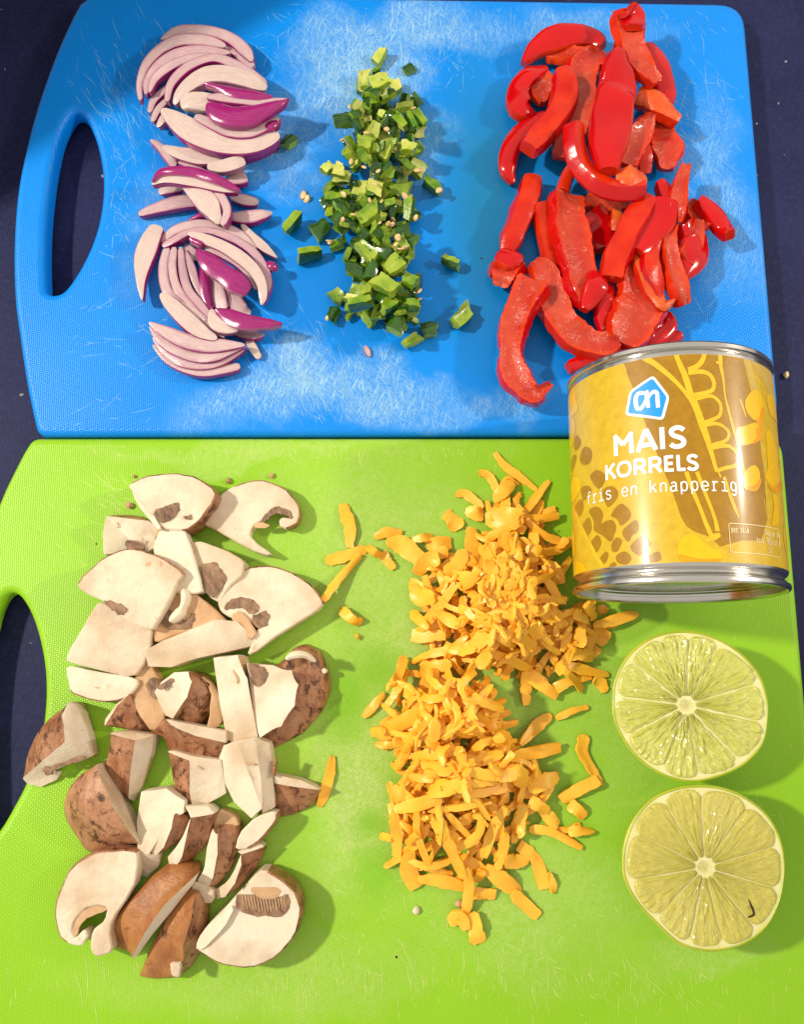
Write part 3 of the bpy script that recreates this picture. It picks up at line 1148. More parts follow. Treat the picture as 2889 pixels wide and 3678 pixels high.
kern = [art_poly('C', [(240, 38), (290, 90), (305, 170), (262, 260), (205, 372), (172, 300), (180, 170), (200, 80)]), art_poly('C', [(180, 668), (214, 680), (232, 1000), (200, 1045), (182, 900)]),
        art_poly('C', [(245, 1100), (300, 1090), (350, 1140), (376, 1215), (300, 1235), (230, 1260)]), art_poly('A', [(215, 745), (245, 830), (252, 950), (150, 1080), (140, 850)]),
        art_poly('A', [(150, 1080), (208, 1030), (232, 1180), (190, 1375), (160, 1340)]), art_poly('C', [(156, 0), (192, 0), (172, 150), (160, 200)]),
        art_poly('E', [(152, 940), (175, 850), (245, 770), (320, 742), (420, 790), (530, 880), (610, 928), (650, 938), (712, 1000), (695, 1068), (560, 1090), (250, 1095), (180, 1030)]),
        art_poly('B', [(985, 850), (1010, 770), (1070, 700), (1130, 688), (1190, 770), (1215, 900), (1180, 1040), (1100, 1060), (1010, 960)]),
        art_poly('B', [(1250, 760), (1310, 755), (1370, 830), (1390, 980), (1388, 1100), (1330, 1030), (1280, 950)]),
        art_poly('B', [(885, 1160), (980, 1130), (1110, 1085), (1160, 1120), (1160, 1250), (1080, 1340), (920, 1365), (890, 1290)]),
        art_poly('E', [(938, 90), (1000, -40), (1100, -100), (1165, -20), (1160, 110), (1100, 190), (990, 190)]),
        art_poly('E', [(1238, 60), (1258, -40), (1330, -105), (1400, -60), (1425, 60), (1400, 160), (1330, 180)]),
        art_poly('B', [(1240, 1200), (1280, 1150), (1350, 1330), (1390, 1500), (1400, 1700), (1270, 1700)], 0),
        art_poly('E', [(1320, 240), (1400, 300), (1400, 640), (1310, 640), (1340, 400)], 0)]
# the label goes on round the far side with more of the same kernels
for k in range(9):
    u0, v0 = 30 + 14 * (k % 5) + RNG.uniform(-3, 3), 12 + 9 * (k // 2) + RNG.uniform(-3, 3)
    kern.append(catmull(np.array([(u0 + 3 * math.cos(a) * (1 + .2 * math.sin(3 * a)), v0 + 4 * math.sin(a)) for a in np.linspace(0, 2 * math.pi, 9)[:-1]]), 3, True))
for q_ in kern:
    wrap('printed_kernel', [q_], KYEL, 8, can)
ora = [art_poly('E', [(175, 1000), (260, 1010), (400, 1045), (560, 1050), (690, 1050), (690, 1070), (560, 1091), (250, 1095)]), art_poly('B', [(1190, 900), (1222, 920), (1205, 1060), (1180, 1140), (1110, 1062), (1165, 1020)]),
       art_poly('B', [(1120, 1160), (1190, 1130), (1200, 1210), (1180, 1290), (1100, 1345), (1070, 1340), (1130, 1260)]), art_poly('E', [(1265, 130), (1330, 170), (1430, 80), (1440, 160), (1420, 220), (1350, 238), (1290, 190)]),
       art_poly('E', [(985, 170), (1100, 150), (1170, 60), (1180, 120), (1120, 222), (1000, 205)])]
wrap('printed_kernel_shade', ora, KORA, 10.5, can)

# logo: blue pentagon, white edge, white letters
pent = np.array([on_label('A', x, y) for x, y in [(1190, 505), (1392, 770), (1315, 1060), (845, 1000), (900, 705)]])
pc = pent.mean(0)


def rounded(P, rr):
    return np.array(arcround([tuple(p) for p in P], rr, 5))


wrap('logo_border', [rounded(pent, 1.1)], LWH, 12, can)
inner = pc + (pent - pc) * .865
wrap('logo_field', [rounded(inner, .7)], LBLUE, 14, can)
lo = []
for L_ in [[(1130, 905, 38), (1112, 770, 42), (1116, 690, 24)],
           [(1105, 735, 34), (1050, 725, 38), (1000, 740, 40), (975, 800, 40), (985, 890, 40), (1015, 925, 38), (1050, 905, 38), (1085, 850, 36), (1115, 780, 34)],
           [(1120, 790, 34), (1160, 735, 36), (1205, 708, 40), (1236, 730, 40), (1242, 800, 40), (1250, 903, 40)]]:
    lo += art_line('A', L_)
wrap('logo_letters', lo, LWH, 16.5, can)

# lettering
GL_ = {  # strokes on a unit cell: x 0..1, y 0 (base) .. 1 (cap height)
    'M': [[(.1, 0), (.1, .97)], [(.05, .97), (.5, .45)], [(.5, .45), (.95, .97)], [(.9, .97), (.9, 0)]],
    'A': [[(.06, 0), (.5, 1)], [(.5, 1), (.94, 0)], [(.25, .27), (.75, .27)]],
    'I': [[(.5, 0), (.5, 1)]],
    'S': [['c', (.88, .80), (.72, .90), (.5, .93), (.25, .86), (.17, .72), (.28, .59), (.5, .51), (.74, .43), (.85, .28), (.76, .13), (.5, .065), (.26, .10), (.10, .20)]],
    'K': [[(.12, 0), (.12, 1)], [(.16, .42), (.86, 1)], [(.40, .58), (.92, 0)]],
    'O': [['o', (.5, .93), (.2, .84), (.08, .5), (.2, .16), (.5, .07), (.8, .16), (.92, .5), (.8, .84)]],
    'R': [[(.12, 0), (.12, 1)], ['c', (.12, .92), (.55, .92), (.80, .84), (.85, .69), (.80, .53), (.55, .45), (.12, .45)], [(.52, .45), (.92, 0)]],
    'E': [[(.14, 0), (.14, 1)], [(.14, .92), (.86, .92)], [(.14, .5), (.78, .5)], [(.14, .08), (.86, .08)]],
    'L': [[(.16, 0), (.16, 1)], [(.16, .08), (.88, .08)]],
}
x1 = .70  # x height of the small letters, ascender 1
SM = {
    'f': [['c', (.85, .93), (.66, 1.0), (.48, .92), (.44, .75), (.44, 0)], [(.15, .66), (.80, .66)]],
    'r': [[(.22, .68), (.38, .68), (.38, 0)], [(.14, 0), (.66, 0)], ['c', (.38, .42), (.50, .62), (.68, .70), (.86, .64)]],
    'i': [[(.2, .68), (.52, .68), (.52, 0)], [(.14, .0), (.88, .0)], [(.50, .88), (.50, 1.0)]],
    's': [['c', (.82, .56), (.66, .67), (.46, .69), (.24, .62), (.20, .50), (.34, .40), (.62, .33), (.82, .24), (.82, .11), (.64, .01), (.42, 0), (.16, .11)]],
    'e': [['c', (.18, .36), (.86, .36), (.82, .56), (.66, .68), (.5, .70), (.28, .62), (.17, .36), (.25, .09), (.5, 0), (.70, .02), (.84, .14)]],
    'n': [[(.2, .69), (.2, 0)], ['c', (.2, .42), (.32, .62), (.55, .70), (.76, .60), (.80, .42), (.80, 0)]],
    'k': [[(.2, 1), (.2, 0)], [(.22, .28), (.78, .68)], [(.42, .42), (.84, 0)]],
    'a': [['c', (.24, .60), (.48, .70), (.70, .63), (.76, .45), (.76, .10), (.86, 0)], ['c', (.76, .42), (.42, .40), (.20, .28), (.22, .07), (.42, 0), (.62, .06), (.76, .24)]],
    'p': [[(.2, .69), (.2, -.28)], ['o', (.5, .70), (.74, .62), (.83, .35), (.74, .08), (.5, 0), (.28, .08), (.2, .35), (.28, .62)]],
    'g': [['o', (.46, .70), (.68, .62), (.77, .37), (.68, .12), (.46, .04), (.26, .12), (.17, .37), (.26, .62)], ['c', (.78, .69), (.78, 0), (.74, -.20), (.5, -.29), (.24, -.22)]],
    'b': [[(.2, 1), (.2, 0)], ['o', (.5, .70), (.74, .62), (.83, .35), (.74, .08), (.5, 0), (.28, .08), (.2, .35), (.28, .62)]],
    'l': [[(.25, 1), (.5, 1), (.5, 0)], [(.2, 0), (.85, 0)]],
    'c': [['c', (.82, .56), (.66, .68), (.48, .70), (.26, .60), (.18, .35), (.26, .10), (.48, 0), (.66, .02), (.82, .14)]],
    '0': [['o', (.5, .95), (.78, .85), (.85, .5), (.78, .12), (.5, 0), (.22, .12), (.15, .5), (.22, .85)]],
    '1': [[(.2, .75), (.5, .95), (.5, 0)], [(.2, 0), (.8, 0)]],
    '2': [['c', (.18, .75), (.3, .93), (.55, .96), (.8, .82), (.78, .6), (.2, 0)], [(.2, 0), (.84, 0)]],
    '4': [[(.7, 0), (.7, .95), (.15, .3), (.9, .3)]],
    '7': [[(.15, .93), (.85, .93), (.4, 0)]],
    '8': [['o', (.5, .95), (.76, .86), (.76, .6), (.5, .5), (.24, .6), (.24, .86)], ['o', (.5, .5), (.83, .38), (.83, .1), (.5, 0), (.17, .1), (.17, .38)]],
    '9': [['o', (.5, .95), (.78, .86), (.82, .66), (.7, .48), (.4, .46), (.2, .6), (.2, .82)], ['c', (.82, .7), (.78, .3), (.62, .08), (.3, 0)]],
}


def letter(table, ch, u0, v0, wd, ht, st):
    q = []
    for s in table[ch]:
        mode = s[0] if isinstance(s[0], str) else ''
        pts = np.array([(u0 + p[0] * wd, v0 + p[1] * ht, st) for p in (s[1:] if mode else s)])
        if mode == 'c':
            pts = catmull(pts, 4)
        if mode == 'o':
            pts = catmull(pts, 4, True)
            q += rib_quads(pts, True)
        else:
            q += rib_quads(pts)
    return q


wd = []
for ch, a, b_ in (('M', -23.7, -18.25), ('A', -17.5, -12.3), ('I', -12.2, -9.8), ('S', -9.5, -5.3)):
    wd += letter(GL_, ch, a, 32.9, b_ - a, 5.75, 1.22)
for ch, a, b_ in (('K', -26.7, -23.3), ('O', -23.1, -19.0), ('R', -18.4, -15.2), ('R', -14.6, -11.4), ('E', -10.8, -8.3), ('L', -7.9, -5.6), ('S', -5.6, -2.7)):
    wd += letter(GL_, ch, a, 27.0, b_ - a, 4.1, .86)
wrap('lettering', wd, LWH, 12, can)
sm = []
for k, ch in enumerate('fris en knapperig'):
    if ch != ' ':
        sm += letter(SM, ch, -34.4 + 2.44 * k, 21.9, 2.2, 3.25, .36)
wrap('small_lettering', sm, LWH, 12, can)
bx = []
bxp = [on_label('E', x, y) for x, y in [(780, 612), (1460, 680), (1492, 1030), (812, 968)]]
uL, uR = bxp[0][0] + .1, bxp[0][0] + 17.5
vT, vB = bxp[0][1], bxp[3][1]
box = arcround([(uL, vT), (uR, vT), (uR, vB), (uL, vB)], .6, 5)
bx += rib_quads([(p[0], p[1], .17) for p in box], True)
dv = on_label('E', 1305, 830)[0]
bx += rib_quads([(dv, vT - .5, .14), (dv, vB + .5, .14)])


def small(txt, u1, v, h, right=True, st=.16, wf=.47):
    q = []
    w_ = h * wf
    u0 = u1 - len(txt) * w_ if right else u1
    for k, ch in enumerate(txt):
        if ch != ' ':
            q += letter(SM, ch, u0 + k * w_, v, w_ * .92, h, st)
    return q


bh = vT - vB
bx += small('per blik', uL + .5, vT - bh * .30, 1.35, False) + small('140g', dv - .2, vT - bh * .30, 1.35)
bx += small('kcal', dv - 3.0, vT - bh * .60, 1.35) + small('98', dv - .3, vT - bh * .62, 1.8, True, .2)
bx += small('12', dv - .3, vT - bh * .90, 1.35)
bx += small('per 100g', dv + .4, vT - bh * .30, 1.35, False, .14, .40) + small('kcal 70', dv + .4, vT - bh * .60, 1.35, False)
wrap('nutrition_box', bx, LSM, 12, can)
# ------------------------------------------------------------------ lime halves
class Val2:
    def __init__(s, seed):
        s.g = np.random.default_rng(seed).random((97, 89))

    def __call__(s, x, y):
        i, j = int(math.floor(x)), int(math.floor(y))
        u, v = x - i, y - j
        u, v = u * u * (3 - 2 * u), v * v * (3 - 2 * v)
        g = lambda a, b: s.g[a % 97, b % 89]
        return (g(i, j) * (1 - u) + g(i + 1, j) * u) * (1 - v) + (g(i, j + 1) * (1 - u) + g(i + 1, j + 1) * u) * v


VN = Val2(5)


def lime(fr, outline, core, membranes, h, label, rough, mix):
    P = np.array([at(fr, x, y, h) for x, y in outline])
    c = at(fr, core[0], core[1], h)
    cen = P.mean(0)
    ring = catmull(P, 8, True)
    n = len(ring)
    base = np.array([cen[0], cen[1], 0])
    root = empty('lime_half', base, label, 'lime', 'lime halves on the green board')
    prof = [(.962, -.0001), (.980, .00025), (1.0, -.0001), (.999, -.0007), (.985, -.0022), (.955, -.0042), (.895, -.0070), (.81, -.0098), (.69, -.0126), (.52, -.0150), (.32, -.0166), (.1, -.0172)]
    sc = (h - .2) / 17.2
    V, F = [], []
    for s, dz in prof:
        for p in ring:
            V.append((cen[0] + (p[0] - cen[0]) * s, cen[1] + (p[1] - cen[1]) * s, p[2] + dz * sc))
    for i in range(len(prof) - 1):
        for k in range(n):
            k2 = (k + 1) % n
            F.append((i * n + k, (i + 1) * n + k, (i + 1) * n + k2, i * n + k2))
    F = [f[::-1] for f in F]
    obj('rind', V, F, M['lime_rind'], root, True, None, base)
    # pith disc with the core knob
    V = [c + np.array([0, 0, -.0001])]
    F = []
    for j, s in enumerate((.05, .09, .11, .5, .955, .968)):
        for k, p in enumerate(ring):
            q = c + (p - c) * s
            if j == 0:
                q[2] += -.0002 + .0002 * math.sin(k * .9)
            if j in (1, 2, 3):
                q[2] += .00012
            V.append(q)
    for k in range(n):
        F.append((0, 1 + k, 1 + (k + 1) % n))
    for j in range(5):
        for k in range(n):
            k2 = (k + 1) % n
            F.append((1 + j * n + k, 1 + (j + 1) * n + k, 1 + (j + 1) * n + k2, 1 + j * n + k2))
    obj('pith', V, F, M['lime_pith'], root, True, None, base)
    ang = [math.atan2(*(at(fr, x, y, h) - c)[[1, 0]]) for x, y in membranes]
    ang = sorted(ang)
    ra = np.array([math.atan2(p[1] - c[1], p[0] - c[0]) for p in ring])
    rr = np.array([math.hypot(p[0] - c[0], p[1] - c[1]) for p in ring])
    o_ = np.argsort(ra)
    ra, rr = ra[o_], rr[o_]
    rad = lambda a: float(np.interp((a + math.pi) % (2 * math.pi) - math.pi, np.concatenate([ra - 2 * math.pi, ra, ra + 2 * math.pi]), np.tile(rr, 3)))
    rg = np.random.default_rng(int(core[0]))
    for i in range(len(ang)):
        a0, a1 = ang[i], ang[(i + 1) % len(ang)]
        if a1 <= a0:
            a1 += 2 * math.pi
        NR, NT = 54, 34
        gap = .00007
        V, UV = [], []
        dz = rg.uniform(-.0001, .0002)
        for u in range(NR + 1):
            for t_ in range(NT + 1):
                tf = t_ / NT
                corner = 1 - .10 * abs(2 * tf - 1) ** 5
                uf = u / NR
                a_m = a0 + (a1 - a0) * tf
                R1 = rad(a_m) * (.945 + .010 * math.sin(a_m * 7 + i)) * corner
                R0 = rad(a_m) * (.115 + .03 * abs(2 * tf - 1) ** 3)
                rad_ = R0 + (R1 - R0) * uf
                g = gap / max(rad_, 1e-4)
                wob = .012 * math.sin(rad_ * 900 + i * 2) * (1 - abs(2 * tf - 1))
                a = a0 + g + (a1 - a0 - 2 * g) * tf + wob * .5
                e = min(min(tf, 1 - tf) * (a1 - a0) * rad_, (uf) * (R1 - R0), (1 - uf) * (R1 - R0))
                z = -.00008 + (.00042 + .35 * rough) * (1 - math.exp(-e / .00035)) + dz
                z += rough * (VN(rad_ * 380 + i * 11, (a - a0) * 21 + i * 5) - .5) * min(1, e / .0005)
                z += rough * .45 * (VN(rad_ * 900 + i * 11, (a - a0) * 46 + i * 5) - .5) * min(1, e / .0005)
                V.append((c[0] + math.cos(a) * rad_, c[1] + math.sin(a) * rad_, c[2] + z))
                UV.append((rad_ * 260 + i * 3, (a - a0) * 16 + i * 7 + mix))
        F = [(u * (NT + 1) + t_, (u + 1) * (NT + 1) + t_, (u + 1) * (NT + 1) + t_ + 1, u * (NT + 1) + t_ + 1) for u in range(NR) for t_ in range(NT)]
        obj('segment', V, F, M['lime_pulp_gold' if mix else 'lime_pulp'], root, True, UV, base)
    return root


lime('LI', [(168, 620), (186, 480), (270, 330), (400, 232), (540, 195), (680, 200), (830, 250), (965, 345), (1060, 465), (1105, 600), (1108, 720), (1080, 870), (1000, 970), (895, 1040), (760, 1088),
            (640, 1104), (500, 1075), (362, 998), (252, 880), (182, 740)], (610, 640),
     [(625, 240), (480, 290), (800, 300), (1000, 520), (1080, 745), (930, 970), (685, 1055), (470, 1030), (255, 830), (205, 590), (300, 390)], 17,
     'juicy pale lime half, the upper one, just under the end of the tin', .0010, 0)
lime('LI', [(228, 1620), (238, 1480), (293, 1332), (402, 1204), (542, 1140), (680, 1120), (828, 1134), (972, 1192), (1098, 1292), (1175, 1420), (1208, 1560), (1205, 1700), (1172, 1845), (1095, 1980),
            (975, 2075), (830, 2118), (700, 2118), (562, 2072), (432, 1955), (322, 1838), (252, 1720)], (725, 1615),
     [(702, 1165), (480, 1220), (305, 1405), (298, 1690), (425, 1925), (632, 2050), (842, 2090), (1030, 1985), (1165, 1745), (1150, 1490), (985, 1240)], 17.5,
     'golden lime half nearest the bottom edge with a dark fleck on it', .00055, 20)
a = [(990, 1808), (1008, 1850), (1022, 1890), (1015, 1905), (985, 1917)]
pts = [tuple(at('LI', x, y, 18.2)) + (.0005 if k not in (0, 4) else .0002,) for k, (x, y) in enumerate(a)]
v, f, k, uv = sweep(pts, .0003, 'dark_fleck', 'dark_fleck', 'dark_fleck', dome=.3)
split_parts('dried_fleck', v, f, k, 'dark red bent fleck lying on the cut face of the lower lime', 'fleck')
# ------------------------------------------------------------------ red onion slices
# (frame, control points (x,y,width) in frame pixels, height of the top in mm, thickness, faces top/left/right, label)
ONG = 'red onion slices on the blue board'
OM = {'O': 'onion_flesh', 'C': 'onion_cream', 'K': 'onion_skin'}
ONI = [
 ('ON1', [(380,300,24),(500,235,85),(640,222,84),(800,245,90),(930,300,100),(1030,390,95),(1080,465,40)], 6, 3.5, 'OKK', 'outermost pale onion slice at the very top of the big fan'),
 ('ON1', [(220,765,34),(215,640,55),(260,500,72),(360,385,88),(500,310,98),(650,300,98),(780,320,85),(875,352,40)], 7, 3.5, 'OKK', 'second onion slice of the top fan, reaching furthest to the left'),
 ('ON1', [(262,720,30),(280,620,74),(360,500,90),(480,420,95),(620,385,90),(760,388,84),(905,402,40)], 7.7, 3.5, 'OKK', 'third onion slice of the top fan, nested inside the second'),
 ('ON1', [(290,705,24),(330,600,74),(420,520,84),(540,460,80),(650,430,60),(780,420,30)], 8.2, 3, 'OKK', 'innermost onion slice of the outer top fan'),
 ('ON1', [(870,350,36),(980,420,76),(1085,510,80)], 5, 3, 'OKK', 'shaded onion end under the right tip of the top fan'),
 ('ON1', [(425,775,44),(450,650,70),(540,540,78),(660,470,78),(800,440,74),(940,490,88),(1070,560,80),(1188,635,40)], 10, 4, 'OKK', 'outer slice of the second onion fan, its tip touching the purple piece'),
 ('ON1', [(480,800,34),(520,720,90),(600,640,130),(720,570,150),(850,560,160),(1000,590,160),(1120,640,115),(1192,672,60)], 10.6, 4, 'CKO', 'broad cream inner slice of the second onion fan'),
 ('ON1', [(290,860,44),(320,770,58),(400,690,56),(445,640,30)], 5, 3, 'OKK', 'thin onion sliver low on the left of the top fan'),
 ('ON1', [(310,930,46),(360,830,58),(440,750,46)], 5.4, 3, 'OKK', 'frayed onion sliver just under the thin one at the left of the fan'),
 ('ON1', [(350,972,34),(400,900,66),(455,840,44)], 5.6, 3, 'CKO', 'pale frayed root end at the left of the top onion pile'),
 ('ON1', [(528,790,110),(600,765,130),(720,775,150),(870,800,130)], 11, 4, 'CCC', 'yellowish onion core in the middle of the top onion pile'),
 ('ON1', [(385,838,54),(470,900,134),(600,990,200),(760,1050,230),(920,1080,220),(1080,1080,200),(1200,1060,146),(1287,1030,60)], 9, 4.5, 'CCK', 'large cream onion petal curving below the purple pieces'),
 ('ON1', [(640,890,60),(760,940,94),(900,1000,104),(1060,1010,94),(1200,950,84),(1285,905,40)], 10, 4, 'OOK', 'pale onion band between the large petal and the shiny purple piece'),
 ('ON1', [(735,800,70),(800,850,146),(920,890,170),(1060,880,160),(1200,830,116),(1300,790,62),(1362,762,20)], 13, 3, 'KCK', 'shiny purple outer onion piece with a pale upper edge on the top pile'),
 ('ON1', [(730,738,40),(850,745,80),(1000,770,66),(1150,780,76),(1345,760,30)], 12.9, 3, 'OCK', 'narrow pale onion strip between the two purple pieces'),
 ('ON1', [(718,640,40),(830,670,56),(960,710,96),(1100,730,84),(1235,742,30)], 13.2, 2.5, 'KKO', 'upper flat purple onion piece on the top pile'),
 ('ON1', [(1130,1010,60),(1220,960,76),(1292,920,56)], 9.4, 3, 'KKK', 'dark purple onion end under the right of the shiny piece'),
 ('ON1', [(580,1100,24),(750,1180,44),(950,1212,54),(1120,1172,64),(1278,1100,44)], 3, 2.6, 'KKK', 'dark purple onion skin peeping out below the large petal'),
 ('ON1', [(300,1072,34),(370,1120,66),(440,1200,86),(480,1275,60)], 4, 3, 'OOK', 'short pale onion strip pointing up at the left between the two piles'),
 ('ON1', [(390,1125,44),(520,1170,104),(680,1200,124),(840,1200,94),(905,1190,50)], 5, 3, 'COK', 'cream onion slice lying across just below the top pile'),
 ('ON1', [(735,1275,60),(850,1270,116),(950,1245,114),(1022,1230,74)], 8, 3, 'COO', 'shiny wet cream onion end below the top pile'),
 ('ON1', [(460,1220,24),(600,1270,44),(760,1335,50)], 3.2, 2.5, 'OKK', 'thin purple edged onion sliver under the shiny wet end'),
 ('ON1', [(870,1380,60),(960,1365,116),(1034,1345,124)], 4, 3, 'OOK', 'blunt pinkish onion end beside the purple arc'),
 ('ON1', [(312,1392,20),(380,1320,66),(500,1305,80),(640,1320,86),(800,1370,82),(920,1430,58),(985,1457,20)], 11, 2.5, 'KKO', 'long purple onion arc in the middle of the column'),
 ('ON1', [(308,1412,20),(400,1375,60),(520,1372,86),(680,1395,96),(850,1440,72),(975,1467,20)], 10.2, 3, 'COK', 'pale onion strip under the long purple arc'),
 ('ON1', [(540,1390,60),(640,1460,150),(740,1560,170),(800,1660,96),(832,1712,50)], 9, 4, 'COO', 'cream onion petal hanging down from the purple arc'),
 ('ON1', [(780,1440,44),(850,1520,70),(885,1620,70),(850,1725,50)], 9.3, 4, 'OKK', 'pink layered onion piece beside the hanging petal'),
 ('ON1', [(362,1472,60),(430,1442,96),(545,1440,60)], 3, 2.6, 'OKK', 'short pink onion stub under the left end of the purple arc'),
 ('ON1', [(208,1640,50),(350,1590,96),(520,1545,116),(690,1540,96)], 3.4, 3, 'OOK', 'straight pale onion strip reaching left with a pink tip'),
 ('ON1', [(915,1500,70),(1020,1530,90),(1124,1548,66)], 3, 2.8, 'OKK', 'purple topped onion strip pointing right under the arc'),
 ('ON1', [(890,1660,60),(1050,1660,116),(1160,1640,86),(1232,1630,30)], 4, 3, 'OOK', 'pink onion petal tip pointing right toward the green chilli'),
 ('ON2', [(595,195,34),(700,145,56),(740,120,40)], 2.6, 2.4, 'KKK', 'small purple onion sliver under the hanging petal'),
 ('ON2', [(233,805,15),(222,650,80),(245,480,150),(300,330,152),(352,232,112)], 6, 3.5, 'COK', 'single spindle shaped onion petal standing apart on the left'),
 ('ON2', [(370,365,44),(480,270,80),(620,225,80),(760,225,80),(900,260,80),(1020,330,76),(1105,425,50)], 5, 3, 'OKK', 'outer ring slice over the top of the lower onion pile'),
 ('ON2', [(390,392,44),(480,340,58),(600,280,58),(740,270,56),(880,310,64),(1000,370,64),(1100,450,70),(1170,560,70),(1202,680,66),(1165,805,40)], 6.6, 3.4, 'OKK', 'inner ring slice sweeping down the right of the lower onion pile'),
 ('ON2', [(590,292,34),(700,330,86),(850,390,96),(980,470,106),(1090,570,96),(1150,680,86),(1162,780,66),(1150,842,20)], 9, 4, 'CKO', 'cream onion arc across the lower pile above the glossy purple one'),
 ('ON2', [(720,400,44),(850,450,66),(980,530,66),(1080,640,56),(1112,722,40)], 8, 3, 'OKK', 'pink onion band between the cream arc and the glossy purple piece'),
 ('ON2', [(655,420,54),(740,510,136),(860,600,156),(960,670,166),(1055,735,116)], 12, 3, 'KKO', 'glossy magenta onion piece with a bright highlight in the lower pile'),
 ('ON2', [(598,335,44),(695,378,50)], 10, 2.5, 'KKO', 'small magenta onion chip above the glossy magenta piece'),
 ('ON2', [(570,380,44),(620,450,94),(664,492,50)], 4, 2.5, 'OOO', 'pink onion patch in the gap of the lower pile'),
 ('ON2', [(378,755,44),(440,820,106),(560,940,140),(680,1040,116),(805,1102,50)], 8, 4, 'COK', 'cream outer onion petal at the lower left of the lower pile'),
 ('ON2', [(425,400,66),(395,560,82),(420,720,82),(500,800,70),(640,900,70),(760,1020,56),(865,1090,30)], 6, 3.5, 'OKK', 'outermost of the nested onion slices on the left of the lower pile'),
 ('ON2', [(480,400,54),(465,560,70),(505,720,70),(600,820,70),(725,960,50)], 6.6, 3.5, 'OKK', 'second of the nested onion slices on the left of the lower pile'),
 ('ON2', [(530,400,44),(542,560,66),(585,720,70),(680,840,70),(765,940,40)], 7, 3.5, 'OKK', 'third of the nested onion slices on the left of the lower pile'),
 ('ON2', [(560,425,34),(612,560,70),(655,700,56),(722,825,40)], 6.4, 3.5, 'OKK', 'innermost of the nested onion slices, beside the dark gap'),
 ('ON2', [(690,525,30),(710,640,86),(720,760,96),(755,885,60)], 6, 3, 'KKO', 'upright magenta onion petal below the glossy magenta piece'),
 ('ON2', [(760,600,54),(800,700,110),(830,820,120),(860,885,90)], 5, 3, 'OKO', 'pale pink onion slice right of the upright magenta petal'),
 ('ON2', [(870,720,54),(930,800,116),(1000,880,116),(1066,912,60)], 4, 3, 'OOK', 'pink onion slice showing behind the upright magenta petal'),
 ('ON2', [(800,880,50),(900,930,126),(1020,970,136),(1150,980,96),(1240,985,66),(1312,986,20)], 9, 3, 'KKO', 'purple onion tip pointing right at the bottom of the lower pile'),
 ('ON2', [(762,880,44),(800,960,136),(880,1010,120),(970,1032,40)], 8.4, 3, 'COO', 'cream flank of onion beside the purple tip'),
 ('ON2', [(920,1050,34),(1020,1070,66),(1110,1075,66),(1172,1070,30)], 3, 2.6, 'OKK', 'pink onion strip just below the purple tip'),
 ('ON2', [(1045,1105,60),(1090,1180,66),(1134,1252,54)], 2.4, 2.2, 'COO', 'small cream onion stub at the bottom right of the pile'),
 ('ON2', [(288,978,24),(400,1040,96),(550,1110,126),(720,1150,126),(880,1150,96),(1022,1150,30)], 7, 3, 'OKK', 'uppermost onion slice of the bottom stack'),
 ('ON2', [(292,1012,24),(380,1110,80),(500,1190,92),(650,1240,92),(800,1230,90),(950,1180,56),(1026,1160,20)], 6, 3, 'OKK', 'second onion slice of the bottom stack'),
 ('ON2', [(320,1090,34),(400,1190,60),(520,1270,84),(680,1300,84),(840,1270,80),(1022,1182,30)], 5, 3, 'OKK', 'third onion slice of the bottom stack with a dark gap above'),
 ('ON2', [(320,1150,34),(420,1260,50),(560,1330,70),(700,1360,70),(850,1340,76),(985,1310,64)], 4, 3, 'OKK', 'lowest onion slice of the bottom stack'),
 ('ON2', [(1180,522,44),(1230,540,76),(1272,575,50)], 6, 3, 'KKO', 'purple onion tip poking out of the lower ring at the right'),
 ('ON2', [(1000,222,34),(1060,300,66),(1160,390,76),(1270,480,15)], 4, 3, 'CKO', 'pointed onion sliver lying right of the lower ring'),
 ('CH2', [(770,1370,24),(790,1410,50),(808,1452,20)], 1.2, 1, 'OKK', 'tiny purple onion crumb alone below the green chilli'),
]
for fr, ctl, zt, th, mode, lab in ONI:
    K = len(ctl)
    pts = []
    for k, (x, y, w_) in enumerate(ctl):
        dz = -.9 * abs(2 * k / (K - 1) - 1) ** 2 + .3 * math.sin(1.7 * k + x * .01)
        z = max(zt + dz, .8)
        p = at(fr, x, y, z)
        pts.append((p[0], p[1], p[2], w_ * mpp(fr, p)))
    t_ = min(th * .85, zt) * .001
    v, f, k, uv = sweep(pts, t_, OM[mode[0]], OM[mode[1]], OM[mode[2]], cor=.10, cap=OM['O'] if mode[0] == 'O' else OM[mode[0]], dome=.03 if mode[0] != 'K' else .24, flare=1.0, jit=.012, endw=.6,
                        roll=RNG.normal() * .06)
    v[:, 2] = np.maximum(v[:, 2], .00005)
    HM.put(v)
    split_parts('onion_slice', v, f, k, lab, 'onion slice', ONG, uv, {'onion_flesh': 'flesh', 'onion_cream': 'flesh', 'onion_skin': 'skin'})
# ------------------------------------------------------------------ red pepper strips
PEG = 'red pepper strips on the blue board'
PM = {'S': 'pepper_skin', 'F': 'pepper_flesh', 'C': 'pepper_cut', 'P': 'pepper_pith'}
PN = {'pepper_skin': 'skin', 'pepper_flesh': 'flesh', 'pepper_cut': 'cut_edge', 'pepper_pith': 'pith'}
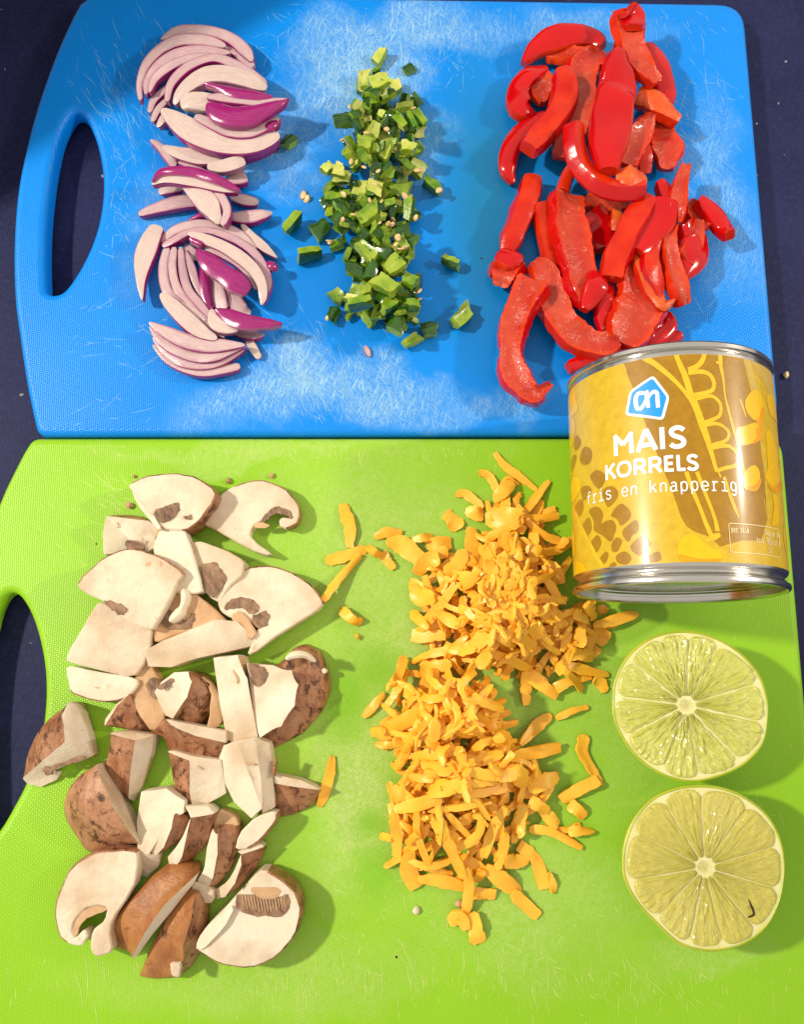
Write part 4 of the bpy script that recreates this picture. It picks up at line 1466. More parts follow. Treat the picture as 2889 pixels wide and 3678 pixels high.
# frame, (x,y,width[,z]), z top, thickness, top/left/right faces, roll, label
PEP = [
 ('PE2', [(730,90,160),(790,200,170),(830,320,150)], 4, 3.5, 'SCC', 0, 'dark red pepper strip deep in the middle of the heap'),
 ('PE1', [(880,1480,130),(1000,1540,150),(1200,1540,130)], 4, 3.5, 'FSC', 0, 'shaded pepper strip lying across under the curved one'),
 ('PE2', [(590,1050,70),(700,1010,100),(900,960,110),(1000,930,80)], 5, 4, 'SCC', .1, 'dark red pepper strip half hidden under the top rim of the tin'),
 ('PE2', [(1190,720,60),(1190,800,120),(1100,880,130),(1000,910,80)], 6, 4, 'SSC', 0, 'deep red pepper end tucked behind the top of the tin'),
 ('PE2', [(1280,850,60),(1180,890,90),(1050,930,70)], 4, 3.5, 'SCC', 0, 'lowest pepper scrap touching the rim of the tin'),
 ('PE1', [(390,475,60),(480,365,130),(620,285,170),(800,255,160),(930,280,130),(1000,330,80)], 8, 4.5, 'SSF', -.35, 'arched dark red pepper strip at the top left of the heap'),
 ('PE1', [(560,400,80),(700,390,120),(860,400,110),(960,390,60)], 7, 4, 'FSF', .1, 'inner flesh strip under the arched pepper at the top'),
 ('PE1', [(560,520,90),(430,560,150),(345,680,170),(370,800,160),(470,880,90)], 7, 5, 'SSC', -.2, 'curled red pepper hook at the far left of the top of the heap'),
 ('PE1', [(480,500,80),(520,600,200),(530,700,150),(545,770,50)], 6.5, 4, 'FSF', 0, 'pale wet flesh inside the curled pepper hook'),
 ('PE1', [(570,880,120),(400,980,150),(290,1120,150),(265,1280,120),(310,1400,50)], 6, 5, 'SSC', -.1, 'glossy red pepper strip curving down at the left of the heap'),
 ('PE1', [(1000,370,100),(880,450,200),(830,620,240),(820,800,220),(760,980,210),(680,1190,170)], 9, 4.5, 'FCS', .1, 'broad orange fleshed pepper strip in the upper middle'),
 ('PE1', [(690,510,120),(725,600,160),(710,740,170),(630,880,160),(520,1010,160),(440,1110,130)], 12, 6, 'CSS', 0, 'bright orange red pepper crescent with its cut edge up'),
 ('PE1', [(1090,300,60),(1180,320,90),(1120,430,80),(960,470,60)], 10, 4, 'CSC', 0, 'orange pepper scrap behind the big glossy piece'),
 ('PE1', [(1330,340,110),(1430,500,190),(1485,680,190),(1500,800,80)], 10, 5, 'SCS', .25, 'bright red pepper wall at the upper right of the heap'),
 ('PE1', [(1225,70,190),(1215,160,210),(1220,270,190),(1260,400,170),(1330,510,150),(1420,615,90)], 14, 4.5, 'FSC', -.1, 'tall orange pepper strip sticking up at the very top'),
 ('PE1', [(1215,60,180),(1225,120,190),(1235,190,120)], 14.8, 3, 'SSS', -.1, 'torn red pepper tip at the very top of the heap'),
 ('PE1', [(1260,730,150),(1380,760,170),(1490,830,150),(1590,910,90)], 11, 5, 'PCC', 0, 'orange stem end knob at the right of the heap'),
 ('PE1', [(1420,880,170),(1450,1010,230),(1500,1120,230),(1490,1290,100)], 8, 4, 'FSC', .15, 'hollow red pepper piece open under the orange knob'),
 ('PE1', [(1390,870,50),(1320,980,150),(1240,1100,190),(1180,1240,170)], 13, 4, 'FSC', .2, 'pointed fleshy pepper triangle beside the big glossy piece'),
 ('PE1', [(1260,1010,60),(1320,1150,110),(1330,1330,90)], 10, 4, 'CSC', 0, 'narrow orange pepper edge under the pointed triangle'),
 ('PE1', [(1145,385,130),(1135,500,230),(1130,640,260),(1105,720,290),(1070,900,300),(1045,1100,250),(1040,1290,150)], 17, 5, 'SCS', 0, 'largest smooth glossy red pepper piece with a white highlight'),
 ('PE1', [(825,940,110),(825,1080,140),(880,1240,150),(990,1350,150),(1130,1400,150),(1330,1400,90)], 15, 6, 'CCS', .55, 'u shaped red pepper strip hooking under the big glossy piece'),
 ('PE1', [(1110,1330,110),(1200,1340,190),(1320,1370,130)], 16.5, 5, 'PCS', 0, 'knobbly orange pith end on the u shaped pepper strip'),
 ('PE1', [(760,1260,60),(720,1360,90),(690,1450,90)], 8, 4, 'CSC', 0, 'thin orange pepper edge left of the u shaped strip'),
 ('PE2', [(370,-125,110),(345,0,130),(310,110,120),(250,240,120),(200,350,80)], 8, 6, 'CCS', .2, 'long ragged pepper strip at the left with orange torn edge'),
 ('PE2', [(160,350,100),(240,390,130),(290,420,100)], 9.5, 4, 'SSC', .1, 'twisted pepper fold at the lower end of the ragged strip'),
 ('PE2', [(215,400,190),(190,480,160),(165,565,80)], 8, 5, 'FSC', -.2, 'curled pepper knob below the twisted fold'),
 ('PE2', [(430,40,80),(460,200,100),(490,350,100),(520,480,80)], 7, 5, 'CSC', 0, 'narrow orange pepper strip beside the wide pink fleshed one'),
 ('PE2', [(375,395,70),(450,470,160),(500,640,170),(570,780,170),(690,880,160),(820,910,140),(905,890,70)], 9, 5, 'FSC', -.12, 'long curved pepper strip with orange pink flesh ending near the tin'),
 ('PE2', [(600,-20,190),(605,120,210),(640,300,200),(680,480,190),(700,600,150),(690,700,70)], 12, 5, 'FCS', .15, 'wide pink fleshed pepper strip running down the middle'),
 ('PE2', [(740,470,90),(770,540,130),(720,640,110),(690,700,60)], 12.5, 4, 'SCS', .2, 'red curled foot of the wide pink fleshed strip'),
 ('PE2', [(845,545,80),(820,620,110),(795,720,90),(790,835,30)], 9, 4.5, 'SCS', 0, 'small red pepper wedge below the centre of the heap'),
 ('PE2', [(880,80,60),(890,150,80),(880,220,60)], 7, 4, 'PCC', 0, 'small pale pepper knob in the shaded middle'),
 ('PE2', [(1190,20,150),(1150,140,180),(1080,240,170),(1020,340,100)], 12, 4.5, 'SCS', -.1, 'magenta tinted glossy pepper piece right of the middle'),
 ('PE2', [(1090,0,110),(1000,120,140),(930,260,140),(880,380,140),(860,500,130)], 14, 5.5, 'CSC', -.25, 'long red pepper strip slanting down from the upper right'),
 ('PE2', [(990,370,60),(1010,480,150),(1030,590,240),(1030,690,280),(980,800,260),(930,900,170)], 11, 5, 'FSC', .05, 'broad speckled pepper flesh piece touching the tin'),
 ('PE2', [(1000,370,40),(1050,480,80),(1120,600,100),(1170,680,70),(1240,640,20)], 12, 3.5, 'PCC', 0, 'pale orange ridge along the broad speckled piece'),
 ('PE2', [(1172,240,20),(1110,340,80),(1105,430,120),(1140,540,100),(1155,630,40)], 13, 4.5, 'CCS', .2, 'flame shaped orange pepper flake'),
 ('PE2', [(1330,150,130),(1370,260,190),(1360,380,180),(1300,500,80)], 8, 5, 'SFS', .3, 'cup shaped red pepper end at the right of the heap'),
 ('PE2', [(1400,150,50),(1370,280,110),(1320,390,120)], 9, 3, 'FCC', .1, 'wet orange flesh lining the cup shaped end'),
 ('PE2', [(1400,10,90),(1480,90,110),(1540,180,100),(1580,225,70)], 8, 4.5, 'SFS', .15, 'red pepper strip reaching furthest right on the board'),
 ('PE2', [(1330,40,80),(1390,120,120),(1440,180,70)], 7, 4, 'FCC', 0, 'seedy flesh scrap behind the strip reaching right'),
 ('PE1', [(1640,1240,70),(1600,1400,110),(1580,1560,120),(1550,1700,120)], 14, 5, 'FSC', -.1, 'upper half of the brownish fleshed strip on the right'),
 ('PE2', [(1250,20,90),(1220,140,90),(1215,280,90),(1240,430,100),(1290,560,110),(1320,670,90)], 12, 5, 'FSC', .05, 'slim brownish pink pepper strip hanging down on the right'),
 ('PE1', [(1440,1380,80),(1490,1480,110),(1520,1600,90)], 11, 4, 'SCS', 0, 'short red pepper skin under the brownish strip'),
 ('PE2', [(370,500,180),(300,640,180),(245,780,150),(230,920,130),(240,1050,150),(300,1150,160),(370,1220,110),(430,1195,70),(485,1150,35)], 10, 6, 'FSS', -.15, 'lowest hooked pepper strip with a curled point near the tin'),
]
for fr, ctl, zt, th, mode, rl, lab in PEP:
    K = len(ctl)
    sgn = 1 if RNG.random() < .6 else -.8
    pts = []
    for k, c_ in enumerate(ctl):
        x, y, w_ = c_[:3]
        z = zt - 1.6 * sgn * abs(2 * k / (K - 1) - 1) ** 2 + .7 * math.sin(2.1 * k + y * .01)
        p = at(fr, x, y, max(z, 1))
        pts.append((p[0], p[1], p[2], w_ * mpp(fr, p) * 1.04))
    top = mode[0]
    v, f, k, uv = sweep(pts, min(th * .82, zt) * .001, PM[top], PM[mode[1]], PM[mode[2]], cap=PM['C'] if top != 'P' else PM['P'], dome={'S': .20, 'F': -.30, 'C': .10, 'P': .2}[top], flare=1.22 if top in 'FC' else 1.04, cor={'F': .07, 'C': .11}.get(top, .16),
                        jit=.022 if top in 'SC' else .035, endw=.86, roll=[rl + RNG.normal() * .22, rl, rl + RNG.normal() * .22], n=7)
    if top in 'FP':
        v += RNG.normal(size=v.shape) * .00009
    v[:, 2] = np.maximum(v[:, 2], .00005)
    HM.put(v)
    split_parts('pepper_strip', v, f, k, lab, 'pepper strip', PEG, uv, PN)
# ------------------------------------------------------------------ diced green chilli
CHG = 'diced green chilli heap'


def dice_mesh(L, Wd, T, curve, seed, skew=0.0):
    """a bit of chilli wall: skin on top (curved), cut sides, flesh below; returns verts and skin / rest faces"""
    r = np.random.default_rng(seed)
    nx, ny = 5, 4
    top, bot = [], []
    ox = r.normal(size=4) * .22
    for i in range(nx):
        for j in range(ny):
            u, v = i / (nx - 1) - .5, j / (ny - 1) - .5
            sx = 1 + ox[0] * v + ox[1] * u
            sy = 1 + ox[2] * u + ox[3] * v
            x, y = u * L * sx + skew * v * Wd, v * Wd * sy
            z = -curve * (2 * v) ** 2 * Wd - .1 * curve * (2 * u) ** 2 * L
            rr = (abs(2 * u) ** 6 + abs(2 * v) ** 6) * .0001
            top.append((x, y, T / 2 + z - rr))
            bot.append((x * .94, y * .9, -T / 2 + z * .75 + r.normal() * .00012 + rr))
    V = np.array(top + bot) + r.normal(size=(2 * nx * ny, 3)) * .00016
    n = nx * ny
    S_, R_, B_ = [], [], []
    for i in range(nx - 1):
        for j in range(ny - 1):
            a = i * ny + j
            S_.append((a, a + ny, a + ny + 1, a + 1))
            B_.append((n + a, n + a + 1, n + a + ny + 1, n + a + ny))
    for i in range(nx - 1):
        a = i * ny
        R_.append((a, n + a, n + a + ny, a + ny))
        b = i * ny + ny - 1
        R_.append((b, b + ny, n + b + ny, n + b))
    for j in range(ny - 1):
        R_.append((j, j + 1, n + j + 1, n + j))
        b = (nx - 1) * ny + j
        R_.append((b, n + b, n + b + 1, b + 1))
    return V, S_, R_, B_


PROTO = []
for s in range(14):
    r = np.random.default_rng(100 + s)
    L, Wd, T = r.uniform(.0036, .0066), r.uniform(.0030, .0046), r.uniform(.0022, .0032)
    V, S_, R_, B_ = dice_mesh(L, Wd, T, r.uniform(.10, .34), 200 + s, r.normal() * .2)
    sets = []
    for under in ('chili_pale', 'chili_mid'):
        me = []
        for nm, fs, mk in (('flesh', R_ + B_, ['chili_flesh'] * len(R_) + [under] * len(B_)), ('skin', S_, ['chili_skin'] * len(S_))):
            used = sorted({i for f in fs for i in f})
            mp = {i: j for j, i in enumerate(used)}
            m_ = bpy.data.meshes.new('chilli_' + nm)
            m_.from_pydata([tuple(V[i]) for i in used], [], [[mp[i] for i in f] for f in fs])
            ks = sorted(set(mk))
            for q in ks:
                m_.materials.append(M[q])
            for p, q in zip(m_.polygons, mk):
                p.material_index = ks.index(q)
                p.use_smooth = True
            m_.set_sharp_from_angle(angle=math.radians(62))
            me.append(m_)
        sets.append(me)
    PROTO.append((V, sets))


def rotm(rx, ry, rz):
    a, b, c = math.cos(rx), math.cos(ry), math.cos(rz)
    d, e, f = math.sin(rx), math.sin(ry), math.sin(rz)
    X = np.array([[1, 0, 0], [0, a, -d], [0, d, a]])
    Y = np.array([[b, 0, e], [0, 1, 0], [-e, 0, b]])
    Z = np.array([[c, -f, 0], [f, c, 0], [0, 0, 1]])
    return Z @ Y @ X


FLAT = {'skin': (0, 0), 'flesh': (math.pi, 0), 'side': (math.pi / 2, 0), 'end': (0, math.pi / 2)}


def put_dice(p, face, rz, s, lab, tilt=.2, sc=1.0, group=CHG):
    V, sets = PROTO[s % len(PROTO)]
    me = sets[0 if RNG.random() < np.interp(p[1], [.085, .135], [.12, .85]) else 1]
    fx, fy = FLAT[face]
    R = rotm(fx + RNG.normal() * tilt, fy + RNG.normal() * tilt, rz)
    W_ = (V * sc) @ R.T
    h = HM.get(W_[:, 0] + p[0], W_[:, 1] + p[1])
    z = np.percentile(h - W_[:, 2], 58)
    z = max(z, -W_[:, 2].min() + .00005)
    W_ = W_ + np.array([p[0], p[1], z])
    HM.put(W_, 2)
    o = obj('chilli_piece', [(0, 0, 0)], [], M['chili_flesh'])
    old = o.data
    o.data = me[0]
    bpy.data.meshes.remove(old)
    sk = bpy.data.objects.new('skin', me[1])
    COL.objects.link(sk)
    sk.parent = o
    from mathutils import Matrix
    mw = np.eye(4)
    mw[:3, :3] = R * sc
    mw[:3, 3] = (p[0], p[1], z)
    o.matrix_world = Matrix(mw.tolist())
    tag(o, lab, 'chilli piece', group)
    return o


heap = [(790, 215), (760, 262), (730, 300), (722, 350), (700, 395), (690, 440), (672, 470), (700, 500), (712, 545), (735, 575), (745, 600), (720, 640), (740, 680), (800, 690), (850, 715), (890, 690), (885, 640), (872, 560), (870, 500), (885, 450), (902, 400),
        (890, 340), (900, 285), (870, 245), (845, 205)]
hp = inpoly([at('D', x, y)[:2] for x, y in heap])
cnt = 0
HL = 'diced green chilli piece heaped between the onion and the pepper'
tries = 0
while cnt < 275 and tries < 4000:
    tries += 1
    x, y = RNG.uniform(670, 905), RNG.uniform(205, 715)
    p = at('D', x, y, 2)
    if not hp(p[:2]):
        continue
    # keep the heap low at its rim
    pale = y < 400
    if cnt > 80:
        if RNG.random() > .95 - abs(x - (800 + (y - 400) * .08)) / 105:
            continue
    q = RNG.random()
    face = ('flesh' if q < .42 else 'side' if q < .66 else 'end' if q < .74 else 'skin') if pale else ('flesh' if q < .16 else 'side' if q < .38 else 'end' if q < .46 else 'skin')
    zone = 'top' if y < 300 else 'upper part' if y < 385 else 'middle' if y < 480 else 'lower part' if y < 590 else 'foot'
    side = ' near the onion' if x < 765 + (y - 400) * .06 else ' near the pepper' if x > 835 else ' along its ridge'
    look = {'skin': 'dark glossy chilli dice', 'flesh': 'pale fleshed chilli dice', 'side': 'green chilli dice on its side', 'end': 'upright chilli dice'}[face]
    put_dice(p, face, RNG.uniform(0, 6.28), int(RNG.integers(0, 14)), look + ' in the ' + zone + ' of the heap' + side, .38, RNG.uniform(.80, 1.10) * (1 if RNG.random() < .72 else .62))
    cnt += 1
# pieces one can point at: frame, x, y, face up, turn (degrees), label
for fr, x, y, face, rz, s, sc, lab in [
    ('CH1', 890, 205, 'flesh', 60, 1, .95, 'pale chilli piece at the very top of the chilli column'),
    ('CH1', 860, 320, 'side', 20, 3, .7, 'small chilli chip just under the topmost pale piece'),
    ('CH1', 1098, 292, 'skin', 30, 5, .7, 'small dark chilli chip to the right of the topmost pale piece'),
    ('CH1', 750, 400, 'flesh', 80, 6, 1.25, 'bright arched chilli strip with dark rim near the top of the column'),
    ('CH1', 1000, 440, 'flesh', -65, 2, 1.1, 'square pale chilli block right of the bright arched strip'),
    ('CH1', 1172, 560, 'skin', -55, 7, .85, 'small dark chilli chip set off to the right of the pale block'),
    ('CH1', 900, 600, 'flesh', 20, 8, 1.1, 'large pale chilli piece crowning the upper heap'),
    ('CH1', 1180, 740, 'side', -50, 9, 1.1, 'chilli bit with pale face at the upper right rim of the heap'),
    ('CH1', 620, 780, 'skin', 10, 10, 1.1, 'green chilli corner at the upper left rim of the heap'),
    ('CH1', 1100, 1040, 'flesh', -15, 11, 1.15, 'pale oblong chilli block at the right of the heap'),
    ('CH1', 780, 1080, 'flesh', 85, 12, 1.1, 'pale yellow chilli block in the middle of the heap'),
    ('CH1', 505, 1170, 'flesh', 40, 13, 1.1, 'pale chilli block at the left rim of the heap'),
    ('CH1', 1290, 1220, 'side', -35, 0, 1.1, 'dark chilli bit with a seed on it at the right of the heap'),
    ('CH1', 570, 1360, 'side', 5, 6, 1.3, 'long bright chilli bar at the left of the heap'),
    ('CH1', 215, 1520, 'side', 55, 4, 1.25, 'lone rectangular chilli block nearest the onion'),
    ('CH1', 175, 870, 'skin', 60, 5, .9, 'little chilli leaf shaped chip touching the onion'),
    ('CH1', 430, 1530, 'skin', 45, 9, 1.2, 'dark chilli corner at the lower left of the heap'),
    ('CH2', 360, 680, 'side', 20, 8, 1.3, 'curved green chilli bar jutting out left of the heap'),
    ('CH2', 810, 470, 'flesh', 35, 10, 1.3, 'bright green chilli piece on the lower heap'),
    ('CH2', 800, 770, 'flesh', -50, 6, 1.35, 'large light green chilli slice in the lower heap'),
    ('CH2', 560, 985, 'flesh', -40, 2, 1.15, 'crescent chilli piece with dark rim at the lower left'),
    ('CH2', 530, 1120, 'skin', 70, 3, 1.1, 'dark chilli cube under the crescent piece'),
    ('CH2', 710, 870, 'skin', -20, 7, 1.1, 'shiny dark chilli skin piece with a bright glint'),
    ('CH2', 830, 900, 'skin', 75, 1, 1.0, 'dark chilli skin next to the shiny one'),
    ('CH2', 790, 1060, 'flesh', 10, 11, 1.1, 'pale green chilli slice near the bottom of the column'),
    ('CH2', 940, 1040, 'flesh', -35, 0, 1.3, 'large flat chilli slice near the bottom of the column'),
    ('CH2', 770, 1160, 'side', 10, 8, 1.25, 'ragged chilli strip at the bottom left of the column'),
    ('CH2', 990, 890, 'flesh', 40, 5, 1.1, 'pointed chilli bit above the large flat slice'),
    ('CH2', 1110, 960, 'flesh', 70, 12, 1.1, 'upright chilli slice at the right of the lower heap'),
    ('CH2', 1180, 900, 'side', 80, 4, .9, 'thin chilli edge at the right of the lower heap'),
    ('CH2', 1130, 1160, 'side', -5, 13, 1.15, 'square chilli block near the bottom of the column'),
    ('CH2', 1010, 1270, 'skin', 80, 9, 1.1, 'dark upright chilli strip at the bottom of the column'),
    ('CH2', 1130, 1320, 'flesh', 30, 6, 1.05, 'lowest light green chilli strip of the column'),
    ('CH2', 1270, 1240, 'skin', 0, 2, 1.2, 'round dark chilli piece with a red spot'),
    ('CH2', 1440, 745, 'side', -25, 7, 1.0, 'lone dark chilli block out to the right of the heap'),
    ('CH2', 1510, 1130, 'flesh', 50, 10, 1.25, 'lone light green chilli block at the lower right'),
    ('CH2', 1060, 720, 'flesh', -60, 3, 1.0, 'triangular chilli piece on the right of the lower heap'),
]:
    put_dice(at(fr, x, y, 3), face, math.radians(rz), s, lab, .12, sc)


def seed_mesh(n):
    V = [(0, 0, .00026)]
    for j, (rr, zz) in enumerate(((.7, .00022), (1, 0), (.6, -.0002))):
        for k in range(10):
            a = k * .6283
            V.append((math.cos(a) * .00110 * rr * (1 + .12 * math.sin(a + n)), math.sin(a) * .00078 * rr, zz))
    V.append((0, 0, -.0003))
    F = [(0, 1 + k, 1 + (k + 1) % 10) for k in range(10)]
    for j in range(2):
        for k in range(10):
            a, b = 1 + j * 10 + k, 1 + j * 10 + (k + 1) % 10
            F.append((a, a + 10, b + 10, b))
    F += [(31, 21 + (k + 1) % 10, 21 + k) for k in range(10)]
    m_ = bpy.data.meshes.new('chilli_seed')
    m_.from_pydata(V, [], F)
    m_.materials.append(M['chili_seed'])
    m_.polygons.foreach_set('use_smooth', [True] * len(F))
    return m_


SEED = [seed_mesh(k) for k in range(3)]


def put_seed(fr, x, y, lab, sc=1.0):
    p = at(fr, x, y, 4)
    z = float(HM.get(p[0], p[1]))
    p = at(fr, x, y, z * 1000)
    z = max(float(HM.get(p[0], p[1])), 0) + .0004
    o = bpy.data.objects.new('chilli_seed', SEED[int(RNG.integers(0, 3))])
    COL.objects.link(o)
    o.location = (p[0], p[1], z)
    o.rotation_euler = (RNG.normal() * .5, RNG.normal() * .5, RNG.uniform(0, 6))
    o.scale = (sc, sc, sc)
    tag(o, lab, 'seed', 'chilli seeds in the heap')


for x, y in [(660, 610), (1010, 650), (600, 890), (665, 1005), (1195, 990), (850, 1180), (610, 1290), (1080, 1280), (810, 1330), (1160, 1450), (600, 1470), (690, 1475), (880, 1450), (985, 1440), (950, 1520),
             (980, 1560), (1170, 1190), (940, 760), (760, 1010), (1340, 1250), (870, 1060), (500, 1640), (780, 760), (1140, 770), (1030, 1640)]:
    put_seed('CH1', x, y, 'pale chilli seed in the %s of the chilli heap %s' % ('top' if y < 800 else 'upper middle' if y < 1150 else 'lower middle' if y < 1400 else 'centre', 'near the onion side' if x < 780 else 'near the pepper side'), RNG.uniform(.85, 1.3))
for x, y in [(505, 580), (1020, 560), (1050, 630), (1190, 1000), (1190, 920), (1080, 620), (480, 1165), (1010, 600)]:
    put_seed('CH2', x, y, 'pale chilli seed near the foot of the chilli heap %s' % ('on the onion side' if x < 780 else 'on the pepper side'), RNG.uniform(.85, 1.3))
put_seed('CH1', 300, 1290, 'larger pale seed lying alone left of the chilli heap', 1.7)
put_seed('CH1', 325, 1320, 'second pale seed touching the lone seed left of the chilli heap', 1.6)
# ------------------------------------------------------------------ mushroom pieces
MUG = 'chopped chestnut mushroom pieces on the green board'
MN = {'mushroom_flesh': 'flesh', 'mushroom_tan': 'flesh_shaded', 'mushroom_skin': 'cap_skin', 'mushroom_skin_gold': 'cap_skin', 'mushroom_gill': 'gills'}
FL, TN, SK, SG, GI = 'mushroom_flesh', 'mushroom_tan', 'mushroom_skin', 'mushroom_skin_gold', 'mushroom_gill'


def gills(root, fr, pts, z, ang=0.0, ridges=0, name='gills', key=GI, t=.5, it=1):
    """the ribbed brown underside: a thin raised patch with real ridges"""
    if key == GI:
        q = catmull(np.array([p[:2] for p in pts], float), 4, True)
        q = q + RNG.normal(size=q.shape) * 3.2
        pts = [tuple(p) for p in q]
        it = 0
    v, f, k = slab(fr, pts, z, t, key, key, it=it, edge=.0001)
    b = np.array(root.location)
    c = v.mean(0)
    d = v[:, :2] - c[:2]
    ca, sa = math.cos(ang), math.sin(ang)
    uv = np.stack([(d[:, 0] * ca + d[:, 1] * sa) * 260, (-d[:, 0] * sa + d[:, 1] * ca) * 120], 1)
    o = obj(name, v, f, M[key], root, True, uv, b)
    return o


def mslab(lab, fr, pts, z, t, **kw):
    gl = kw.pop('gills', [])
    v, f, k = slab(fr, pts, z, t, **kw)
    HM.put(v)
    r_ = split_parts('mushroom_piece', v, f, k, lab, 'mushroom piece', MUG, np.stack([v[:, 0] * 300, v[:, 1] * 300], 1), MN)
    if r_.type == 'MESH':
        pass
    for g in gl:
        gills(r_, fr, *g)
    return r_


def mfacet(lab, fr, faces, z, low=.3, **kw):
    gl = kw.pop('gills', [])
    v, f, k = facet(fr, faces, z, low, **kw)
    HM.put(v)
    r_ = split_parts('mushroom_piece', v, f, k, lab, 'mushroom piece', MUG, np.stack([v[:, 0] * 300, v[:, 1] * 300], 1), MN)
    for g in gl:
        gills(r_, fr, *g)
    return r_


# --- pieces low in the heap first
mslab('thick tan mushroom stub in the shade under the top wedges', 'MU1', [(970, 497), (1040, 497), (1150, 538), (1250, 595), (1242, 655), (1165, 725), (1118, 795), (1062, 770), (1015, 650)], 8, 8, tilt=(.15, .1),
      gills=[([(1030, 625), (1090, 600), (1135, 640), (1150, 690), (1090, 775), (1055, 720)], 8.3, .6)])
mfacet('cream mushroom cube with a brown hollow at the left of the top', 'MU1',
       [(FL, [(545, 362, 9), (660, 480, 9), (645, 535, 3), (535, 555, 1), (530, 450, 3)]), (FL, [(545, 362, 9), (640, 375, 9), (755, 388, 9), (812, 432, 8), (800, 505, 8), (740, 545, 7), (740, 480, 9), (660, 480, 9)]),
        (FL, [(660, 480, 9), (740, 480, 9), (740, 545, 7), (645, 535, 3)]), (SK, [(545, 362, 9), (640, 375, 9), (755, 388, 9), (700, 352, 5), (620, 358, 5), (555, 352, 4)])], 9,
       gills=[([(655, 482), (735, 488), (730, 530), (648, 535)], 8.4, 1.2)])
mslab('tapering cream mushroom wedge between the cube and the big slice', 'MU1', [(816, 424), (912, 392), (950, 450), (1038, 735), (990, 752), (870, 745), (778, 548)], 9.5, 6, tilt=(.05, 0))
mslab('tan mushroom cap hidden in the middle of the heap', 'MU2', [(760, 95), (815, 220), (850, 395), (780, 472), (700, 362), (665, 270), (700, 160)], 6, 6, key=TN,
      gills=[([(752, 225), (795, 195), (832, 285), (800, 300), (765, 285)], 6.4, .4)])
mfacet('brown three sided mushroom chip under the white slab', 'MU2', [(SK, [(660, 272, 8), (722, 372, 7), (748, 470, 3), (640, 455, 3), (535, 436, 4), (600, 335, 7)]), (FL, [(660, 272, 8), (600, 335, 7), (535, 436, 4), (540, 402, 3), (612, 308, 6)])], 7)
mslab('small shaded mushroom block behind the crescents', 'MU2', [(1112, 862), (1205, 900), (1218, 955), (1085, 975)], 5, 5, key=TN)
mslab('small cream mushroom stub below the crescents', 'MU3', [(950, 395), (1060, 430), (1062, 505), (980, 515), (943, 490)], 4.5, 4.5, tilt=(0, .1))
mfacet('dark brown mushroom chunk with a pale top at the right of the heap', 'MU2', [(FL, [(1402, 690, 7), (1540, 720, 7), (1635, 765, 6), (1500, 750, 6.5), (1405, 732, 6.5)]),
       (SK, [(1405, 732, 6.5), (1500, 750, 6.5), (1635, 765, 6), (1590, 850, 2), (1500, 887, 1), (1418, 902, 1), (1385, 820, 3)])], 7)
mslab('thin mushroom spike standing behind the dark brown chunk', 'MU2', [(1418, 600), (1412, 650), (1402, 700), (1388, 690), (1395, 640)], 9, 2.0, key=SK, skin=SK, it=1)
# --- top group
mslab('pale mushroom wedge with a brown gill patch at the top of the heap', 'MU1',
      [(662, 203, 'k'), (740, 162, 'k'), (850, 148, 'k'), (920, 147, 'k'), (1000, 164, 'k'), (1102, 236, 'k'), (1070, 315, 'k'), (1000, 390, 'k'), (945, 428), (828, 420), (770, 350), (700, 262)], 11, 9, tilt=(.0, .06), bulge=.4,
      gills=[([(790, 335), (880, 293), (918, 312), (902, 348), (825, 390)], 11.2, .5), ([(940, 365), (975, 355), (970, 372), (950, 378)], 11.2, .5)])
mslab('cream mushroom slice with a hooked stem at the upper right', 'MU1',
      [(1018, 380), (1100, 287), (1180, 222, 'k'), (1290, 182, 'k'), (1370, 184, 'k'), (1450, 222, 'k'), (1512, 290, 'k'), (1530, 352, 'k'), (1510, 402, 'k'), (1468, 424), (1425, 412), (1422, 380), (1445, 366), (1490, 372), (1478, 338),
       (1420, 318), (1380, 335), (1345, 378), (1310, 398), (1278, 432), (1278, 462), (1330, 505), (1392, 547), (1362, 556), (1280, 526), (1180, 470), (1080, 412)], 5, 4.5,
      gills=[([(1342, 375), (1385, 330), (1425, 318), (1478, 338), (1492, 370), (1465, 358), (1425, 345), (1392, 358), (1360, 385)], 5.2, .3), ([(1300, 400), (1345, 388), (1380, 412), (1350, 425), (1305, 420)], 5.1, .3, 0, 'gills', TN)])
mslab('largest white mushroom slab lying on top at the left', 'MU1',
      [(398, 722, 'k'), (440, 660, 'k'), (540, 575, 'k'), (640, 535, 'k'), (700, 533, 'k'), (800, 568, 'k'), (930, 650), (895, 705), (775, 928), (735, 932), (640, 890), (600, 825), (540, 800), (480, 772)], 13, 6, tilt=(-.03, .05),
      gills=[([(532, 798), (600, 805), (640, 835), (620, 862), (590, 850)], 13.2, .8), ([(712, 572), (762, 590), (775, 610), (745, 622), (735, 600)], 13.2, 0, 0, 'gills', TN, .2, 1), ([(805, 585), (835, 600), (822, 620)], 13.1, 0, 0, 'gills', TN, .2, 1)])
mslab('second white mushroom slab with a notch, under the largest one', 'MU1', [(510, 800), (610, 855), (690, 900), (772, 935), (765, 1010), (735, 1095), (668, 1188), (500, 1140), (343, 1104), (345, 1068), (418, 950), (468, 870)], 9, 6, tilt=(0, .1),
      gills=[([(420, 945), (450, 895), (470, 900), (440, 955)], 8.8, .5, 0, 'gills', TN)])
mslab('bright white mushroom block at the lower left edge of the upper heap', 'MU2', [(345, 128), (480, 160), (690, 196), (700, 230), (650, 285, 'k'), (600, 308, 'k'), (530, 316, 'k'), (430, 292, 'k'), (362, 264), (352, 200)], 7.5, 6.5, tilt=(0, .08),
      gills=[([(470, 220), (515, 235), (505, 250), (475, 240)], 7.5, 0, 0, 'gills', TN, .2, 1), ([(548, 208), (568, 186), (592, 205)], 7.6, 0, 0, 'gills', TN, .2, 1)])
